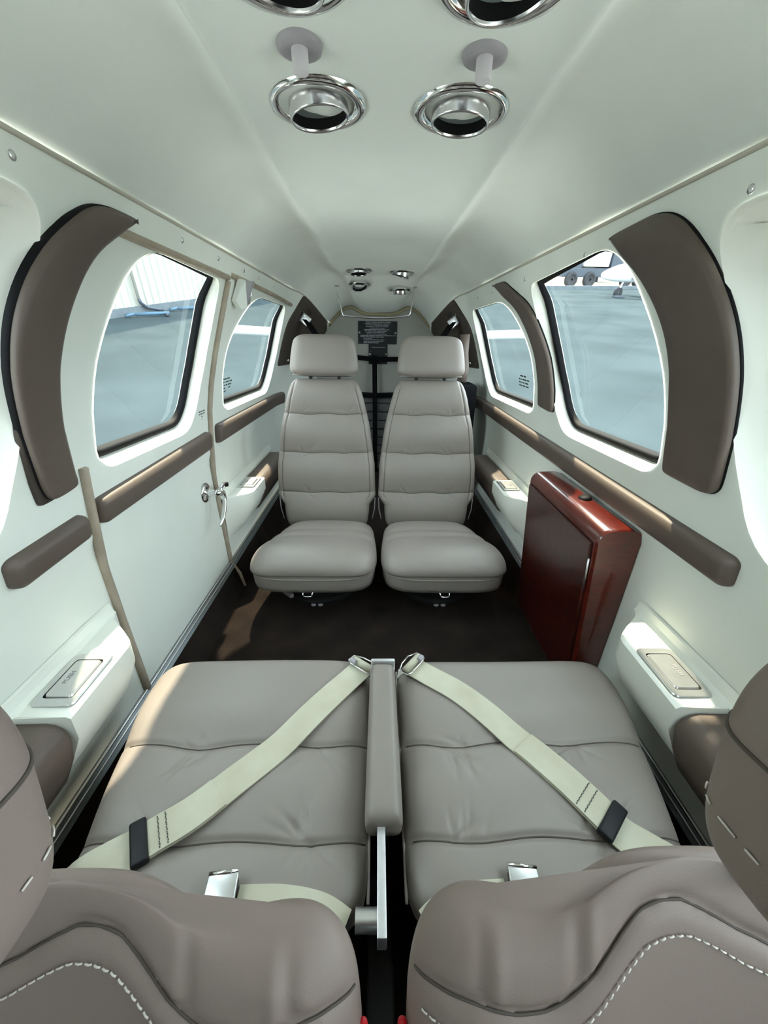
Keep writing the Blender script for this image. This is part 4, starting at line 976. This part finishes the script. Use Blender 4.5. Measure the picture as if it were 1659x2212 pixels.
    MB().lathe(pc, (0, 0, 1), [(0.135, 0.0), (0.135, 0.012), (0.128, 0.018), (0.115, 0.020), (0.115, 0.085), (0.13, 0.10), (0.13, 0.13), (0.0, 0.13)], 40).build('swivel_base', M['void'], t, auto=40)
    hx = cc-0.01 if side < 0 else cc-0.005; hz = -0.730
    MB().tube(spline([(hx-0.020, 1.005, hz+0.010), (hx-0.014, 0.985, hz+0.004), (hx-0.012, 0.982, hz-0.004), (hx+0.012, 0.982, hz-0.004), (hx+0.014, 0.985, hz+0.004), (hx+0.020, 1.005, hz+0.010)], 4), 0.0022, 8).build('release_handle', M['chrome'], t)
    MB().tube([(hx-0.033, 0.992, hz+0.012), (hx-0.018, 0.992, hz+0.012)], 0.004, 8).tube([(hx+0.018, 0.992, hz+0.012), (hx+0.033, 0.992, hz+0.012)], 0.004, 8).build('release_rod', M['satin'], t)
    for dx in (-0.012, 0.012): MB().lathe((cc+dx, 1.078, FLOOR), (0, 0, 1), [(0.009, 0), (0.009, 0.004), (0.005, 0.006), (0, 0.006)], 16).build('floor_stud', M['greyknob'], t)
    if side < 0: MB().box((cc-0.10, 1.08, FLOOR+0.05), (0.012, 0.09, 0.014), (Vector((0.8, 0.6, 0)), Vector((-0.6, 0.8, -0.25)).normalized(), Vector((0, 0.25, 1)).normalized()), 0.002).build('tag', M['greyknob'], t)
aft_seat(-1, -0.214, 'left aft seat, taupe leather with headrest and pleated back'); aft_seat(1, 0.197, 'right aft seat, taupe leather with headrest and pleated back')

# ---- front seats, seen from above and ahead of their backs
def front_seat(side, label):
    cx = -0.216 if side < 0 else 0.2125; dy = 0.0 if side < 0 else 0.006; dz = 0.0 if side < 0 else 0.008
    t = thing('front_seat', label, 'seat', (cx, -0.05, FLOOR), 'front seats')
    bt = math.radians(24); V = Vector((0, math.sin(bt), math.cos(bt))); N = Vector((0, -math.cos(bt), math.sin(bt)))
    O = Vector((cx, -0.045+dy, -0.745+dz)); L = 0.412
    inn = -side       # direction of the aisle
    hw = lambda u: interp(u, [0, 0.2, 0.6, 0.85, 1.0], [0.196, 0.200, 0.200, 0.199, 0.196])
    shoulder = lambda x: 0.036*math.exp(-(abs(x)/0.088)**3.0)
    bol = lambda x, y: 0.016*math.exp(-((abs(x)-0.150)/0.042)**2)*smoothstep(0.15, 0.40, y)-0.010*math.exp(-(x/0.08)**2)
    # the panel seam: from the middle of the back down round the bolster and up to its edge
    seam_pts = SEAM_PTS
    def seam_y(x): return interp(abs(x*inn-0.028), [p[0] for p in seam_pts], [p[1] for p in seam_pts])
    def disp(x, y):
        z = bol(x, y); q = (y-seam_y(x))/0.004
        if abs(q) < 8: z -= 0.0030*math.exp(-(q*0.8)**2)
        if q < 0: z += 0.002
        ax = x*inn
        if y > seam_y(x)+0.005:
            for x0, k in ((0.095, 0.004), (0.158, 0.004)):
                xx = x0-0.030*((y-0.30)/0.15)**2*0.5
                z += -0.0022*math.exp(-((ax-xx)/0.006)**2)+0.0016*math.exp(-((ax-xx+0.009)/0.006)**2)
        return z
    mb, sf = pillow(O, (1, 0, 0), V, N, L, lambda u: -hw(u), lambda u: hw(u), 0.026, 0.034, disp, a=7, b=2.2, c=10, nS=150, nT=170, a2=6)
    def warp(p):
        x = p.x-cx; u = max(0.0, (p-O).dot(V)/L); return p+V*shoulder(x)*smoothstep(0.35, 1.0, u)+Vector((0, BACKSH(x*inn)*smoothstep(0.5, 1.0, u), 0))
    mb.v = [warp(v) for v in mb.v]
    F = lambda x, y, l=0.0: warp(sf(x, y, l))
    weld(mb.build('backrest', M['leather_warmlit'], t))
    n = 120; xs_ = [lerp(-0.194, 0.194, i/n) for i in range(n+1)]
    MB().tube([F(x, seam_y(x), 0.0015) for x in xs_], 0.0009, 6).build('panel_seam', M['seam'], t)
    st = MB(); acc = 0.0; prev = None; STEP = 0.0052
    fine = [lerp(-0.190, 0.190, i/1200) for i in range(1201)]
    path = [F(x, seam_y(x)-0.015, 0.0012) for x in fine]
    i = 0
    while i < 1200:
        j = i; d = 0.0
        while j < 1200 and d < 0.0042: d += (path[j+1]-path[j]).length; j += 1
        st.tube([path[i], (path[i]+path[j])/2+N*0.0005, path[j]], 0.0006, 5)
        i = j; d = 0.0
        while i < 1200 and d < 0.0016: d += (path[i+1]-path[i]).length; i += 1
    s_ = st.build('stitching', M['stitch'], t); 
    # headrest
    hc = Vector((cx-0.001 if side < 0 else 0.2145, 0.063+(0 if side < 0 else 0.012), -0.139)); hx, hy, hz = 0.100, 0.031, 0.061
    K, J = 96, 48; rows = []; e = 2/3.4
    sp = lambda v, p: math.copysign(abs(v)**p, v)
    tl = math.radians(9); HV = Vector((0, math.sin(tl), math.cos(tl))); HN = Vector((0, -math.cos(tl), math.sin(tl)))
    def hp(a, b, g=1.0):
        x = hx*sp(math.cos(b), e)*sp(math.cos(a), e)*g; y = hy*sp(math.cos(b), e)*sp(math.sin(a), e)*g; z = hz*sp(math.sin(b), e)*g
        return hc+Vector((x, 0, 0))-HN*y+HV*z
    for j in range(J+1):
        b = -math.pi/2+math.pi*j/J; rows.append([hp(2*math.pi*k/K, b) for k in range(K)])
    hd = weld(MB().grid(rows, closed_u=True).build('headrest', M['leather_warmlit'], t))
    # seam and stitch row round the headrest's front panel
    ring = lambda b0, g=1.0: [hp(2*math.pi*k/240, b0, g) for k in range(240)]
    MB().tube(ring(0.10, 1.001), 0.0008, 6, closed=True).build('headrest_seam', M['seam'], hd)
    lp = ring(-0.10, 1.006); st = MB(); acc = 0.0; i = 0
    while i < 236:
        j = i; d = 0.0
        while j < 238 and d < 0.0036: d += (lp[j+1]-lp[j]).length; j += 1
        st.tube([lp[i], lp[(i+j)//2], lp[j]], 0.00045, 5); i = j; d = 0.0
        while i < 238 and d < 0.0034: d += (lp[i+1]-lp[i]).length; i += 1
    st.build('headrest_stitching', M['stitch'], hd)
    for px_ in (0.03, 0.06): MB().tube([hc+Vector((side*px_, 0.022, -0.05)), hc+Vector((side*px_, 0.060, -0.20))], 0.006, 10).build('headrest_post', M['black'], t)
    # seat cushion and frame below
    MB().box((cx, -0.20, -0.70), (0.40, 0.46, 0.12), bev=0.045, seg=4).build('seat_cushion', M['leather_warmlit'], t)
    MB().box((cx, -0.16, (FLOOR-0.76)/2), (0.30, 0.40, 0.085), bev=0.01).build('seat_frame', M['void'], t)
    MB().box((cx-side*0.184, 0.055+dy, -0.66), (0.020, 0.03, 0.34), bev=0.004).build('side_hinge', M['greyknob'], t)
    return F
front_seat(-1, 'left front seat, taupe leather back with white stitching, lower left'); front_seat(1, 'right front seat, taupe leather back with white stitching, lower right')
# red belt buckles in the aisle by the front seats
for x, lab in ((-0.0165, 'left'), (0.0105, 'right')):
    t = thing('red_buckle', 'red belt buckle beside the %s front seat' % lab, 'buckle', (x, 0.09, -0.44), 'red buckles of the front seats')
    MB().box((x, 0.090, -0.45), (0.0065, 0.018, 0.050), bev=0.003).build('button', M['red'], t)
    MB().box((x, 0.092, -0.55), (0.010, 0.022, 0.16), bev=0.003).build('stalk', M['black'], t)
    MB().box((x, 0.092, -0.735), (0.010, 0.020, 0.21), bev=0.003).build('anchor_strap', M['black'], t)
# centre tunnel cover between the front seats
struct(MB().box((0.0, 0.02, -0.80), (0.036, 0.60, 0.06), bev=0.006).build('trim_18', M['void']))
